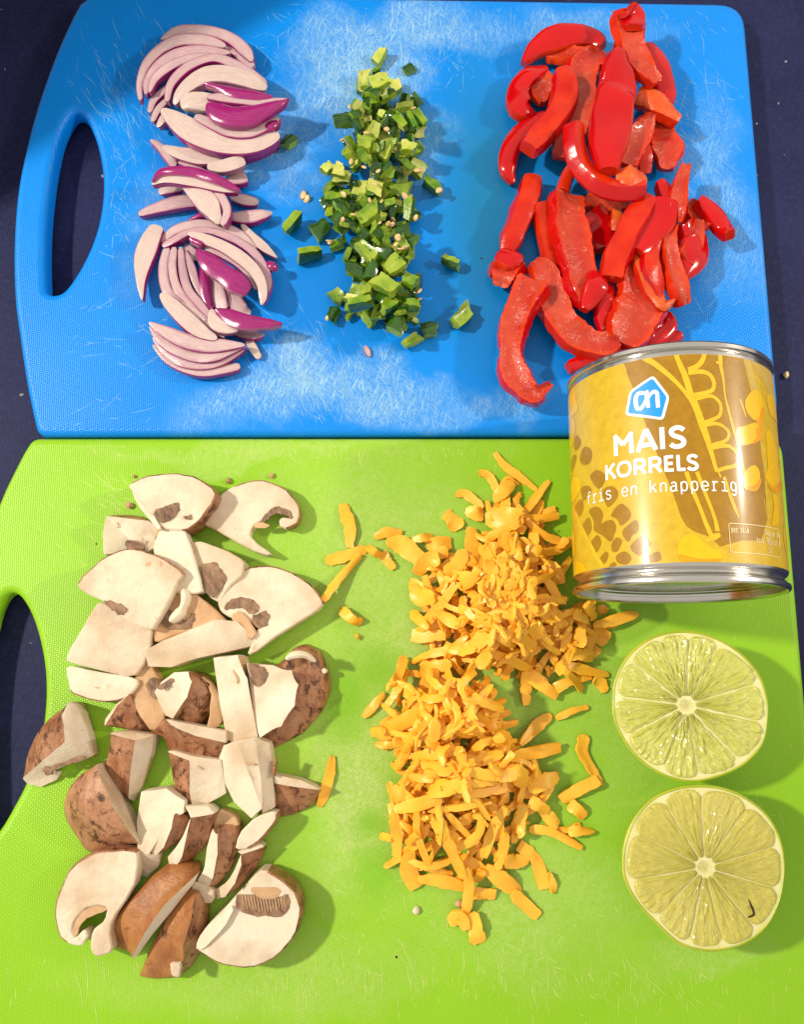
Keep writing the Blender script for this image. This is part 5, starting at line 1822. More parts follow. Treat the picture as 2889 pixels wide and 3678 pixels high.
mslab('crumbly mushroom stem piece with frilly white edge in the middle', 'MU1', [(948, 724), (1080, 828), (1172, 917), (1080, 908), (985, 942), (900, 968), (795, 1005), (785, 960), (800, 880), (860, 790), (898, 768)], 8, 7, key=TN, it=1,
      gills=[([(788, 890), (850, 925), (900, 940), (975, 930), (985, 855), (930, 900), (850, 840)], 8.4, .3)])
pts = [tuple(at('MU1', x, y, 10)) + (w_ * mpp('MU1', at('MU1', x, y, 10)),) for x, y, w_ in [(940, 735, 30), (945, 790, 54), (920, 850, 50), (870, 900, 34)]]
v, f, k, uv = sweep(pts, .004, FL, FL, FL, dome=.3, jit=.14)
HM.put(v)
split_parts('mushroom_piece', v, f, k, 'white frilly strip of mushroom stem standing on the crumbly piece', 'mushroom piece', MUG, uv, MN)
mfacet('long cream mushroom bar lying aslant in the middle', 'MU1', [(FL, [(750, 1045, 10), (840, 1000, 10.5), (1095, 893, 11), (1150, 1055, 10), (1000, 1085, 9.5), (880, 1128, 9), (770, 1125, 8)]),
       (FL, [(1095, 893, 11), (1200, 905, 9), (1258, 958, 8), (1287, 1022, 6), (1150, 1055, 10)])], 10)
mslab('wide tan mushroom slice with open gills at the right', 'MU1',
      [(1120, 800), (1132, 740, 'k'), (1200, 662, 'k'), (1310, 625, 'k'), (1400, 625, 'k'), (1500, 660, 'k'), (1590, 722, 'k'), (1645, 802), (1602, 852), (1430, 955), (1280, 1062), (1262, 1052), (1300, 960), (1335, 905), (1290, 905),
       (1250, 880), (1180, 880), (1135, 850)], 7, 5, tilt=(.0, .04),
      gills=[([(1155, 842), (1172, 800), (1232, 778), (1298, 795), (1322, 830), (1282, 862), (1240, 832), (1190, 832)], 7.2, .2), ([(1290, 890), (1345, 848), (1378, 868), (1362, 912), (1318, 932)], 7.2, .9)])
mslab('lumpy stem of the wide tan mushroom slice', 'MU1', [(1178, 872), (1230, 842), (1272, 890), (1312, 960), (1282, 992), (1222, 945)], 8, 6, key=TN, it=1)
# --- middle group
mfacet('lone brown mushroom chunk hanging over the handle hole at the far left', 'MU2',
       [(SK, [(345, 327, 10), (315, 390, 11), (320, 440, 11.5), (330, 515, 11), (120, 700, 3), (125, 600, 3), (180, 470, 4), (250, 385, 7)]), (FL, [(345, 327, 10), (378, 338, 8), (432, 450, 6), (320, 440, 11.5), (315, 390, 11)]),
        (FL, [(320, 440, 11.5), (432, 450, 6), (474, 582, 4), (330, 515, 11)]), (FL, [(330, 515, 11), (474, 582, 4), (430, 605, 3), (300, 640, 4), (225, 665, 3), (310, 660, 2), (290, 702, 1.5), (210, 738, 1), (150, 725, 1), (120, 700, 3)])], 8,
       gills=[([(215, 655), (300, 632), (420, 597), (405, 622), (300, 648), (250, 682)], 5.6, .4), ([(225, 665), (270, 655), (262, 690), (232, 685)], 5.0, .4)])
mfacet('white mushroom cone with brown skin at the centre of the heap', 'MU2', [(FL, [(795, 265, 8), (830, 215, 10), (890, 170, 12), (960, 165, 13), (978, 215, 13), (955, 290, 12), (882, 397, 9), (850, 380, 8), (815, 310, 7)]),
       (SK, [(960, 165, 13), (1020, 182, 12), (1075, 262, 10), (1060, 360, 8), (1020, 436, 6), (940, 430, 7), (882, 397, 9), (955, 290, 12), (978, 215, 13)])], 10,
       gills=[([(805, 235), (870, 200), (890, 205), (850, 240), (820, 250)], 11.6, .3)])
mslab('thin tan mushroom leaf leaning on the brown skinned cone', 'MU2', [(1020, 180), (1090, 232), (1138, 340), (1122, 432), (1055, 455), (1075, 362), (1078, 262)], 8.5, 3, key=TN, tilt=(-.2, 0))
mfacet('upright cream mushroom bar beside the big brown half cap', 'MU2', [(FL, [(1093, 95, 11), (1215, 85, 11), (1262, 200, 11), (1318, 495, 9), (1190, 512, 8.5), (1163, 500, 8), (1130, 330, 9)]), (TN, [(1215, 85, 11), (1250, 88, 6), (1300, 300, 5), (1325, 495, 4), (1318, 495, 9), (1262, 200, 11)])], 10)
mfacet('big brown half mushroom cap with curled rim at the right', 'MU2',
       [(FL, [(1268, 122, 10), (1400, 135, 11), (1490, 160, 12), (1522, 230, 12), (1505, 330, 12), (1440, 430, 11), (1332, 492, 9), (1310, 400, 9), (1290, 250, 9)]),
        (SK, [(1400, 135, 11), (1450, 90, 11), (1490, 40, 10), (1550, 24, 9), (1625, 62, 7), (1672, 180, 5), (1677, 260, 4), (1640, 360, 3), (1540, 472, 2), (1400, 543, 2), (1335, 510, 4), (1332, 492, 9), (1440, 430, 11), (1505, 330, 12), (1522, 230, 12), (1490, 160, 12)])], 10,
       gills=[([(1270, 125), (1330, 130), (1370, 170), (1345, 220), (1300, 230), (1285, 170)], 10.8, .7)])
pts = [tuple(at('MU2', x, y, z)) + (w_ * mpp('MU2', at('MU2', x, y, z)),) for x, y, w_, z in [(1465, 95, 30, 12), (1500, 75, 40, 13), (1560, 75, 36, 12), (1610, 105, 30, 10)]]
v, f, k, uv = sweep(pts, .003, FL, SK, SK, dome=.3)
split_parts('mushroom_piece', v, f, k, 'pale curled rim on the top of the big brown half cap', 'mushroom piece', MUG, uv, MN)
mfacet('arched brown mushroom strip with a cream upper edge', 'MU2', [(FL, [(850, 408, 11), (960, 430, 11.5), (1142, 464, 11), (1146, 522, 10), (1000, 490, 10), (880, 442, 10)]),
       (SK, [(815, 403, 9), (850, 408, 11), (880, 442, 10), (1000, 490, 10), (1146, 522, 10), (1130, 612, 5), (1000, 592, 5), (860, 562, 5), (838, 485, 6), (772, 478, 4)])], 9, low=4)
mfacet('blocky mushroom chunk with brown front and cream corner', 'MU2', [(SK, [(560, 480, 11), (690, 515, 11), (668, 640, 9), (655, 802, 5), (600, 800, 4), (530, 742, 4), (524, 620, 7)]), (FL, [(560, 480, 11), (640, 473, 9), (778, 490, 8), (690, 515, 11)]),
       (FL, [(690, 515, 11), (778, 490, 8), (768, 570, 6), (722, 732, 3), (682, 815, 2), (655, 802, 5), (668, 640, 9)])], 9)
mfacet('square mushroom cube with brown left face and cream right face', 'MU2', [(SK, [(858, 572, 9), (970, 618, 10), (968, 770, 8), (984, 858, 6), (920, 830, 4), (870, 720, 5)]), (FL, [(858, 572, 9), (900, 572, 9), (985, 598, 9.5), (970, 618, 10)]),
       (FL, [(970, 618, 10), (985, 598, 9.5), (1122, 612, 8), (1148, 780, 5), (1005, 855, 4), (984, 858, 6), (968, 770, 8)])], 8)
mfacet('tall cream mushroom box cut on all sides', 'MU2', [(FL, [(1150, 545, 9), (1210, 520, 12), (1280, 700, 12), (1335, 855, 10), (1285, 902, 7), (1200, 820, 5), (1140, 700, 6), (1128, 600, 7)]),
       (FL, [(1210, 520, 12), (1300, 503, 11), (1330, 700, 10.5), (1338, 800, 10), (1335, 855, 10), (1280, 700, 12)]), (FL, [(1300, 503, 11), (1372, 532, 8), (1388, 640, 7), (1398, 850, 5), (1335, 882, 6), (1338, 800, 10), (1330, 700, 10.5)])], 10)
mfacet('large round brown mushroom cap at the left of the lower heap', 'MU2',
       [(SK, [(490, 648, 10), (520, 730, 13), (400, 850, 14), (330, 770, 7), (400, 690, 8)]), (SK, [(520, 730, 13), (570, 850, 13.5), (480, 960, 11), (400, 850, 14)]), (SK, [(570, 850, 13.5), (640, 960, 12), (705, 1040, 7), (600, 1050, 5), (480, 960, 11)]),
        (SK, [(330, 770, 7), (400, 850, 14), (480, 960, 11), (390, 1010, 4), (340, 940, 3), (315, 850, 4)]), (SK, [(480, 960, 11), (600, 1050, 5), (640, 1072, 2), (500, 1092, 1), (420, 1062, 2), (390, 1010, 4)]),
        (FL, [(490, 648, 10), (515, 665, 8), (600, 800, 7), (705, 985, 5), (705, 1040, 7), (640, 960, 12), (570, 850, 13.5), (520, 730, 13)])], 10, levels=3)
# --- lower group of crescents
mfacet('white mushroom stick standing between the round cap and the crescents', 'MU2', [(FL, [(720, 785, 9), (845, 770, 9), (935, 832, 10), (930, 892, 10), (860, 925, 10), (820, 1000, 9), (760, 1090, 7), (705, 1090, 6), (702, 930, 7)]),
       (FL, [(705, 1090, 6), (760, 1090, 7), (810, 1085, 6), (812, 1145, 2), (752, 1200, 1), (706, 1190, 1)])], 8)


def crescent(lab, white, skin, cream=None, z=8, key=SK):
    fs = [(FL, white), (key, skin)]
    if cream:
        fs.append((FL, cream))
    return mfacet(lab, 'MU3', fs, z, low=1.0)


crescent('first mushroom crescent of the row, white edge facing left', [(828, 60, 11), (850, 42, 12), (840, 110, 12), (800, 210, 9), (760, 256, 6), (730, 232, 6), (770, 140, 9)],
         [(850, 42, 12), (936, 60, 10), (912, 160, 8), (868, 192, 7), (760, 256, 6), (800, 210, 9), (840, 110, 12)])
crescent('second mushroom crescent of the row with a cream top', [(940, 60, 12), (905, 150, 9), (868, 210, 7), (824, 260, 5), (834, 310, 3), (850, 326, 4), (895, 275, 6), (912, 195, 9)],
         [(940, 60, 12), (1062, 40, 10), (1050, 140, 8), (1010, 212, 6), (940, 282, 4), (850, 326, 4), (895, 275, 6), (912, 195, 9)], [(908, 2, 10), (1030, 5, 9), (1062, 40, 10), (940, 60, 12)])
crescent('third mushroom crescent of the row with a broad white face', [(1058, 120, 11), (1085, 150, 11), (1085, 250, 9), (1062, 372, 6), (1035, 436, 4), (1000, 420, 3), (984, 380, 4), (1018, 330, 5), (1030, 220, 8)],
         [(1058, 120, 11), (1190, 100, 9), (1186, 220, 7), (1150, 330, 5), (1090, 412, 3), (1035, 436, 4), (1062, 372, 6), (1085, 250, 9), (1085, 150, 11)])
crescent('fourth and lowest mushroom crescent of the row', [(1210, 255, 8), (1214, 305, 8), (1180, 402, 6), (1130, 472, 3), (1090, 482, 2), (1078, 432, 2), (1140, 400, 4), (1182, 330, 6)],
         [(1210, 255, 8), (1330, 216, 6), (1320, 270, 5), (1270, 350, 4), (1200, 430, 3), (1110, 486, 1.5), (1130, 472, 3), (1180, 402, 6), (1214, 305, 8)], [(1188, 245, 6), (1300, 198, 6), (1330, 216, 6), (1210, 255, 8)])
mslab('cream mushroom quarter with thin brown rim right of the crescents', 'MU3', [(1400, 20, 'k'), (1395, 80, 'k'), (1320, 165, 'k'), (1260, 216), (1186, 228), (1198, 150), (1290, 52)], 8, 6, tilt=(0, .1), bulge=.5)
# --- bottom
mslab('white mushroom slice with a curled hook at the bottom left', 'MU3',
      [(218, 560, 'k'), (235, 480, 'k'), (280, 370, 'k'), (350, 290, 'k'), (450, 245, 'k'), (560, 238, 'k'), (648, 240), (656, 300), (640, 400), (600, 480), (545, 560), (505, 640), (525, 765), (425, 792), (404, 740), (414, 655), (480, 600),
       (497, 532), (430, 522), (370, 548), (325, 602), (306, 662), (332, 692), (352, 665), (382, 650), (398, 690), (352, 737), (300, 724, 'k'), (240, 682, 'k')], 8, 5.5, tilt=(.03, 0), bulge=.4,
      gills=[([(497, 534), (430, 524), (370, 550), (328, 604), (310, 665), (335, 688), (350, 630), (400, 582), (460, 566), (488, 552)], 7.6, .3, 0, 'gills', TN)])
mfacet('gold brown mushroom bar at the bottom of the heap', 'MU3', [(SG, [(830, 303, 8), (940, 340, 10), (945, 385, 11), (800, 520, 12), (700, 660, 11), (632, 796, 7), (540, 762, 4), (478, 712, 4), (490, 650, 6), (580, 530, 9), (700, 400, 9)]),
       (FL, [(945, 385, 11), (936, 425, 8), (830, 560, 8), (720, 692, 7), (650, 792, 5), (632, 796, 7), (700, 660, 11), (800, 520, 12)])], 9)
mfacet('orange brown mushroom wedge pointing down at the very bottom', 'MU3', [(SG, [(905, 450, 10), (956, 490, 11), (945, 600, 11), (900, 740, 9), (905, 830, 7), (868, 907, 3), (760, 917, 2), (664, 906, 2), (720, 760, 6), (800, 600, 8)]),
       (SK, [(956, 490, 11), (1006, 540, 8), (1012, 640, 6), (990, 762, 4), (940, 852, 2), (868, 907, 3), (905, 830, 7), (900, 740, 9), (945, 600, 11)])], 9)
mslab('small white mushroom flake stuck on the orange brown wedge', 'MU3', [(834, 835), (885, 825), (892, 860), (882, 906), (845, 900), (832, 865)], 9, 1.2)
mslab('thick pale mushroom half with dark ribbed gills at the bottom right', 'MU3',
      [(1330, 335, 'k'), (1440, 400, 'k'), (1502, 470, 'k'), (1524, 560, 'k'), (1490, 690, 'k'), (1400, 792, 'k'), (1300, 842, 'k'), (1210, 855, 'k'), (1100, 832, 'k'), (984, 765), (982, 712), (1030, 640), (1100, 572), (1200, 470), (1268, 382)], 9, 8, tilt=(0, .05),
      bulge=.5, gills=[([(1225, 440), (1262, 400), (1310, 440), (1380, 480), (1452, 462), (1470, 520), (1420, 578), (1300, 575), (1192, 545), (1190, 490)], 9.4, .25),
                       ([(1256, 442), (1300, 398), (1432, 440), (1402, 482), (1318, 490)], 9.5, 0, 0, 'stem', TN, .8, 1), ([(1290, 398), (1330, 337), (1440, 402), (1500, 468), (1440, 430), (1350, 372)], 9.3, 0, 0, 'cap_skin', SK, .4, 1)])
# fine gill ridges of the bottom right half, each a raised blade
g_root = [o for o in COL.objects if o.get('label', '').startswith('thick pale mushroom half')][0]
for k in range(15):
    x = 1215 + k * 16
    y0, y1 = 558 - abs(k - 7) * 4 + (8 if k % 2 else 0), 462 + k * 1.6
    pts = [tuple(at('MU3', x + (y1 - yy) * -.18, yy, 9.5)) + (.00028,) for yy in (y0, (y0 + y1) / 2, y1)]
    v, f, kk, uv = sweep(pts, .0005, TN, TN, TN, jit=.1, n=3)
    obj('gill', v, f, M[TN], g_root, True, None, np.array(g_root.location))
# cut side faces that show beside a flat top
SIDES = [('left cut side', 'MU1', [(655, 205), (700, 215), (785, 345), (832, 424), (810, 432), (688, 288)], 9.6, 9, FL, 'pale mushroom wedge with a brown gill'),
         ('right cut side', 'MU1', [(930, 652), (945, 668), (790, 932), (772, 930)], 9, 8, FL, 'largest white mushroom slab'),
         ('left cut side', 'MU3', [(1100, 572), (1180, 520), (1120, 640), (1035, 730), (985, 765), (978, 708), (1030, 640)], 9.7, 8, FL, 'thick pale mushroom half')]
for nm, fr, pts, z, t, key, lab in SIDES:
    rt = [o for o in COL.objects if o.get('label', '').startswith(lab)][0]
    v, f, k = slab(fr, pts, z, t, key, key, tilt=(.28, -.1), edge=.0001)
    obj('cut_side', v, f, M[key], rt, True, None, np.array(rt.location))
# dark cracks and bruises on the cut faces: thin curled flakes of the flesh itself
BR = [('MU1', [(960, 300), (985, 258), (1035, 240)], 11.6, 'pale mushroom wedge with a brown gill'), ('MU1', [(790, 690), (830, 720), (850, 745)], 13.5, 'largest white mushroom slab'), ('MU2', [(420, 215), (470, 232), (520, 240)], 8.3, 'bright white mushroom block'),
      ('MU2', [(1190, 150), (1215, 220), (1210, 300)], 11.6, 'upright cream mushroom bar'), ('MU2', [(1290, 600), (1310, 640), (1300, 700)], 11.6, 'tall cream mushroom box'), ('MU2', [(1010, 640), (1035, 660), (1060, 655)], 10, 'square mushroom cube'),
      ('MU3', [(1255, 635), (1268, 640), (1280, 633)], 9.5, 'thick pale mushroom half'), ('MU3', [(1365, 640), (1378, 632), (1390, 628)], 9.5, 'thick pale mushroom half'), ('MU1', [(540, 400), (600, 420), (650, 415)], 9.6, 'cream mushroom cube'),
      ('MU1', [(880, 440), (850, 460), (830, 500)], 10.2, 'tapering cream mushroom wedge'), ('MU1', [(1080, 555), (1110, 575), (1140, 572)], 8.6, 'thick tan mushroom stub'), ('MU1', [(830, 1010), (930, 975), (1040, 935)], 11, 'long cream mushroom bar'),
      ('MU1', [(850, 1070), (960, 1040), (1100, 990)], 10.6, 'long cream mushroom bar')]
for fr, pp, z, lab in BR:
    rt = [o for o in COL.objects if o.get('label', '').startswith(lab)][0]
    rows = []
    for x, y in pp:
        p = at(fr, x, y, z)
        h = float(HM.get(p[0], p[1])) * 1000 + .08
        p = at(fr, x, y, h)
        rows.append((p[0], p[1], max(float(HM.get(p[0], p[1])), .001) + .00012, .00034))
    v, f, k, uv = sweep(rows, .0003, TN, TN, TN, dome=.2, jit=.12, endw=.3, n=4)
    obj('crack', v, f, M[TN], rt, True, None, np.array(rt.location))
# crumbs
CRB = [('MU1', 1168, 180, 26, SK, 'brown mushroom crumb above the hooked slice'), ('MU1', 1388, 153, 24, TN, 'pinkish mushroom crumb at the top right of the heap'), ('MU1', 660, 305, 30, TN, 'tan mushroom crumb beside the topmost wedge'),
       ('MU1', 686, 158, 16, SK, 'tiny brown splinter above the topmost wedge'), ('MU1', 488, 502, 10, 'dark_fleck', 'black speck on the green board left of the cube'), ('CS2', 562, 1380, 32, FL, 'pale mushroom cube crumb below the cheese'),
       ('CS2', 780, 1345, 30, TN, 'brown mushroom crumb tucked under the lowest shreds'), ('MU2', 1658, 158, 24, FL, 'pale seed stuck to the rim of the half cap'), ('CS2', 462, 1622, 10, 'dark_fleck', 'dark speck low on the green board'),
       ('B', 1490, 505, 70, 'chili_seed', 'pale crumb on the dark table right of the tin'), ('PE2', 52, 385, 12, 'dark_fleck', 'brown stain speck on the blue board left of the pepper')]
for fr, x, y, s_, key, lab in CRB:
    p = at(fr, x, y, 1)
    h = float(HM.get(p[0], p[1]))
    zb = -.0084 if 'table' in lab else h
    p = at(fr, x, y, zb * 1000 + .5)
    rr = s_ * mpp(fr, p) * .6
    bm = bmesh.new()
    bmesh.ops.create_icosphere(bm, subdivisions=2, radius=rr)
    V = np.array([tuple(q.co) for q in bm.verts])
    F = [tuple(q.index for q in f.verts) for f in bm.faces]
    bm.free()
    V *= 1 + .22 * RNG.normal(size=(len(V), 1)) * .5
    V[:, 2] *= .75 if rr > .0006 else .2
    V[:, 0] *= RNG.uniform(.7, 1.2)
    V += np.array([p[0], p[1], zb - V[:, 2].min() * .9])
    tag(obj('crumb', V, F, M[key], None, False, None, np.array([p[0], p[1], zb])), lab, 'crumb')
# ------------------------------------------------------------------ grated cheese
CSG = 'grated orange cheese shreds'
can_in = lambda p: abs(p[0] - CC[0] - .0005) < CR * .93 and CC[1] - .001 < p[1] < CC[1] + CL


UPL = 'upper pile'
LOL = 'lower pile'
BED = [[], []]


def shred(fr, pts2, lab, press=.72, arch=1.0, t=None):
    """one shred laid over whatever is already there"""
    pts2 = [tuple(map(float, q)) for q in pts2]
    mx, my = np.mean([q[0] for q in pts2]), np.mean([q[1] for q in pts2])
    if lab in (UPL, LOL):
        pts2 = [(mx + (q[0] - mx) * 1.18, my + (q[1] - my) * 1.18, q[2]) for q in pts2]
    z0 = 3.0
    for _ in range(2):
        P = [at(fr, x, y, z0) for x, y, w_ in pts2]
        C4 = catmull(np.array([list(p) + [0] for p in P]), 4)
        H = HM.get(C4[:, 0], C4[:, 1])
        z0 = float(np.clip(np.mean(H) * 1000 + 1, 1, 24))
    if np.mean([can_in(p) for p in P]) > .3:
        return None
    wm = np.mean([q[2] for q in pts2]) * mpp(fr, P[0])
    th = t or RNG.uniform(.0007, .0012)
    s = np.linspace(-1, 1, len(C4))
    H = np.minimum(H, .020)
    A_ = np.stack([np.ones_like(s), s], 1)
    co = np.linalg.lstsq(A_, H, rcond=None)[0]
    co[1] = np.clip(co[1], -.004, .004)
    line = A_ @ co
    lift = np.percentile(H - line, 70) * press
    zz = np.maximum(line + lift, 0) + th
    zz = zz * .75 + (H + th) * .25
    zc = np.interp(np.linspace(0, 1, len(pts2)), np.linspace(0, 1, len(zz)), zz)
    rows = []
    curl = RNG.uniform(-.0008, .0026) * arch
    for k, (x, y, w_) in enumerate(pts2):
        q = 2 * k / max(len(pts2) - 1, 1) - 1
        z = zc[k] + curl * (1 - q * q)
        p = at(fr, x, y, z * 1000)
        rows.append((p[0], p[1], max(p[2], th * .9), w_ * mpp(fr, p) * (1.0 if lab else .95)))
    v, f, k, uv = sweep(rows, th, 'cheese', 'cheese', 'cheese', dome=RNG.uniform(-.15, .25), flare=.97, cor=.06, jit=.07, endw=RNG.uniform(.35, 1.0), n=5, roll=[RNG.normal() * .38, RNG.normal() * .25, RNG.normal() * .38])
    # ragged edges where the grater tore it
    L = 12
    K = len(v) // L
    for i in range(K):
        if RNG.random() < .45:
            side = RNG.integers(0, 2)
            c = v[i * L:(i + 1) * L].mean(0)
            idx = [i * L + j for j in ((5, 6, 7, 8, 9) if side else (0, 1, 10, 11))]
            v[idx] += (v[idx] - c) * RNG.uniform(-.22, .16)
    v += RNG.normal(size=v.shape) * .00006
    v[:, 2] = np.maximum(v[:, 2], .00004)
    HM.put(v)
    if lab is None:
        b = len(BED[0])
        BED[0].extend(tuple(q) for q in v)
        BED[1].extend(tuple(i + b for i in q) for q in f)
        return None
    if lab in (UPL, LOL):
        q = v.mean(0)
        c0 = at('CS1', 1010, 800)[:2] if lab == UPL else at('CS2', 780, 700)[:2]
        dx, dy = q[0] - c0[0], q[1] - c0[1]
        size = 'broad' if wm > .0038 else 'medium' if wm > .0028 else 'thin'
        high = ' high on' if q[2] > .0085 else ' halfway up' if q[2] > .0045 else ' at the foot of'
        pile = ' the upper cheese pile' if lab == UPL else ' the lower cheese pile'
        ang = math.degrees(math.atan2(dy, dx)) % 360
        rim = 'toward the tin' if lab == UPL else 'toward the limes'
        side = ', ' + ([rim, 'toward the blue board' if lab == UPL else 'toward the upper pile', 'toward the mushrooms', 'toward the bottom edge' if lab == LOL else 'toward the lower pile'][int(((ang + 45) % 360) // 90)]
                       if math.hypot(dx, dy) > .009 else 'in its centre')
        lab = size + ' orange cheese shred' + high + pile + side
    o = split_parts('cheese_shred', v, f, k, lab, 'cheese', CSG)
    return o




def rnd_shred(fr, cx, cy, sx, sy, lab, lmin, lmax, clip=None):
    for _ in range(40):
        x, y = cx + sx * RNG.normal(), cy + sy * RNG.normal()
        if clip is None or clip((x, y)):
            break
    a = RNG.uniform(0, math.pi)
    l = RNG.uniform(lmin, lmax)
    b = RNG.normal() * .34
    w_ = RNG.uniform(28, 54)
    ps = []
    for k, u in enumerate((-.5, -.15, .2, .5)):
        aa = a + b * (u + .5) * 2
        ps.append((x + math.cos(aa) * l * u, y + math.sin(aa) * l * u, w_ * (1 - .3 * abs(u) * RNG.uniform(.3, 1.3))))
    shred(fr, ps, lab)


up_clip = inpoly([(930, 330), (1000, 280), (1150, 340), (1290, 380), (1330, 520), (1330, 700), (1330, 830), (1420, 900), (1460, 1080), (1400, 1200), (1250, 1260), (1100, 1180), (960, 1120), (800, 1110), (640, 1030),
                  (560, 960), (560, 880), (640, 830), (560, 780), (580, 700), (700, 580), (830, 560), (900, 450)])
core_clip = inpoly([(900, 640), (1100, 600), (1260, 700), (1300, 900), (1260, 1080), (1120, 1090), (960, 1040), (840, 960), (840, 800)])
lo_clip = inpoly([(420, 220), (560, 210), (720, 190), (930, 150), (960, 280), (1010, 400), (1060, 480), (1180, 480), (1290, 560), (1230, 690), (1330, 760), (1420, 820), (1380, 1000), (1240, 1060), (1200, 1180), (1080, 1260),
                  (900, 1240), (800, 1220), (600, 1200), (500, 1080), (450, 900), (480, 780), (520, 640), (390, 530), (400, 400)])
top_clip = inpoly([(430, 220), (600, 220), (760, 180), (930, 220), (1000, 350), (960, 480), (800, 540), (600, 520), (420, 500), (400, 380)])
for _ in range(120):
    rnd_shred('CS1', 1010, 800, 230, 250, None, 90, 220, up_clip)
for _ in range(120):
    rnd_shred('CS2', 770, 700, 280, 310, None, 90, 240, lo_clip)
o = obj('cheese_shreds', BED[0], BED[1], M['cheese'], None, True)
tag(o, 'bottom layer of grated orange cheese buried under both heaps', 'cheese', None, 'stuff')
for _ in range(10):
    rnd_shred('CS1', 760, 1130, 110, 40, LOL, 90, 200)
for _ in range(70):
    rnd_shred('CS1', 1010, 800, 200, 220, UPL, 140, 290, up_clip)
for _ in range(40):
    rnd_shred('CS1', 1060, 850, 130, 130, UPL, 100, 240, core_clip)
for _ in range(64):
    rnd_shred('CS2', 760, 700, 260, 290, LOL, 150, 310, lo_clip)
for _ in range(40):
    rnd_shred('CS2', 720, 350, 160, 100, LOL, 100, 240, top_clip)

T1 = [((180, 355), (210, 460), (215, 570), 60), ((95, 640), (200, 608), (300, 575), 65), ((80, 830), (160, 725), (270, 610), 45), ((170, 870), (222, 920), (268, 945), 55), ((240, 990), (252, 1005), (262, 1015), 16),
      ((335, 520), (400, 492), (470, 500), 45), ((400, 520), (480, 565), (590, 650), 92), ((372, 590), (400, 635), (430, 675), 50), ((300, 560), (335, 590), (360, 612), 45), ((520, 530), (575, 520), (628, 515), 45)]
T1L = ['upright cheese shred standing apart at the far left of the upper pile', 'thick cheese shred crossing below the upright one', 'thin cheese shred pointing down to the mushroom tip', 'lone cheese flake left of the upper pile',
       'tiny cheese crumb below the lone flake', 'arched cheese shred linking the left group to the pile', 'fat rolled cheese shred at the left of the upper pile', 'small cheese flake under the arched shred', 'broken cheese bits at the crossing on the left',
       'pale shaded cheese flake above the fat rolled shred']
for (a, b_, c_, w_), lab in zip(T1, T1L):
    shred('CS1', [(a[0], a[1], w_ * .8), (b_[0], b_[1], w_), (c_[0], c_[1], w_ * .85)], lab)
U2 = [((925, 105), (985, 175), (1060, 230), (1132, 287), 38, 'long thin cheese shred at the very top of the upper pile'), ((850, 195), (905, 225), (945, 312), 36, 'curved cheese shred below the topmost one'), ((735, 315), (780, 305), (870, 372), 40, 'hooked cheese shred at the upper left of the upper pile'),
      ((955, 275), (990, 232), (1045, 262), 26, 'thin curled cheese loop near the top of the pile'), ((1195, 240), (1130, 320), (1070, 402), 40, 'knobbly cheese shred slanting up near the tin'), ((1290, 290), (1220, 340), (1150, 392), 55), ((1290, 380), (1200, 392), (1120, 460), 40),
      ((930, 335), (970, 290), (1012, 258), 60), ((680, 400), (722, 435), (750, 480), 80, 'separate cheese chunk at the upper left of the upper pile'), ((790, 390), (830, 400), (865, 410), 70), ((895, 425), (980, 425), (1052, 410), 112), ((808, 470), (815, 560), (822, 662), 80, 'broad flat cheese shred standing left of the middle'),
      ((882, 600), (893, 560), (860, 662), 34), ((900, 520), (980, 475), (1052, 440), 55), ((1080, 360), (1160, 372), (1240, 402), 60), ((1190, 470), (1240, 462), (1292, 482), 60), ((600, 562), (650, 550), (705, 548), 70), ((610, 602), (650, 595), (692, 590), 60),
      ((548, 695), (590, 645), (642, 618), 90), ((690, 692), (742, 650), (772, 590), 70), ((540, 752), (560, 800), (622, 812), 90), ((760, 762), (820, 722), (842, 680), 60), ((520, 892), (560, 930), (592, 962), 50), ((530, 1000), (600, 1000), (672, 1000), 70),
      ((640, 882), (700, 922), (742, 952), 55), ((570, 1150), (640, 1152), (702, 1140), 55), ((850, 1152), (880, 1110), (902, 1092), 60), ((890, 702), (895, 730), (902, 762), 50), ((955, 600), (990, 680), (1082, 762), 92, 'largest crumbly cheese lump on top of the upper pile'), ((1090, 602), (1120, 590), (1152, 578), 80),
      ((960, 782), (965, 820), (972, 862), 60), ((760, 1082), (830, 1050), (882, 1002), 60), ((1120, 952), (1130, 980), (1142, 1012), 70), ((1080, 1180), (1160, 1242), (1222, 1292), 70), ((920, 1092), (1000, 1122), (1082, 1162), 60), ((1080, 1180), (1080, 1260), (1085, 1342), 50, 'straight cheese shred hanging down below the upper pile'),
      ((1410, 952), (1500, 930), (1632, 892), 50, 'cheese shred pointing right below the end of the tin'), ((1320, 892), (1350, 908), (1382, 922), 60), ((1350, 962), (1348, 1000), (1350, 1052), 55), ((1480, 982), (1460, 1010), (1440, 1042), 55), ((1290, 992), (1275, 1030), (1260, 1072), 45), ((1300, 1152), (1380, 1172), (1472, 1192), 50),
      ((1430, 1212), (1450, 1240), (1472, 1272), 60), ((1280, 1182), (1320, 1220), (1352, 1262), 45), ((1300, 1092), (1350, 1095), (1402, 1102), 70), ((1450, 852), (1455, 870), (1462, 892), 50), ((1390, 850), (1400, 880), (1420, 910), 60), ((1060, 700), (1090, 760), (1100, 800), 70), ((900, 640), (905, 700), (880, 760), 70),
      ((1180, 640), (1220, 680), (1240, 740), 70), ((1260, 740), (1290, 790), (1300, 830), 80), ((1000, 980), (1060, 1010), (1120, 1050), 80), ((930, 920), (940, 960), (990, 1010), 60)]
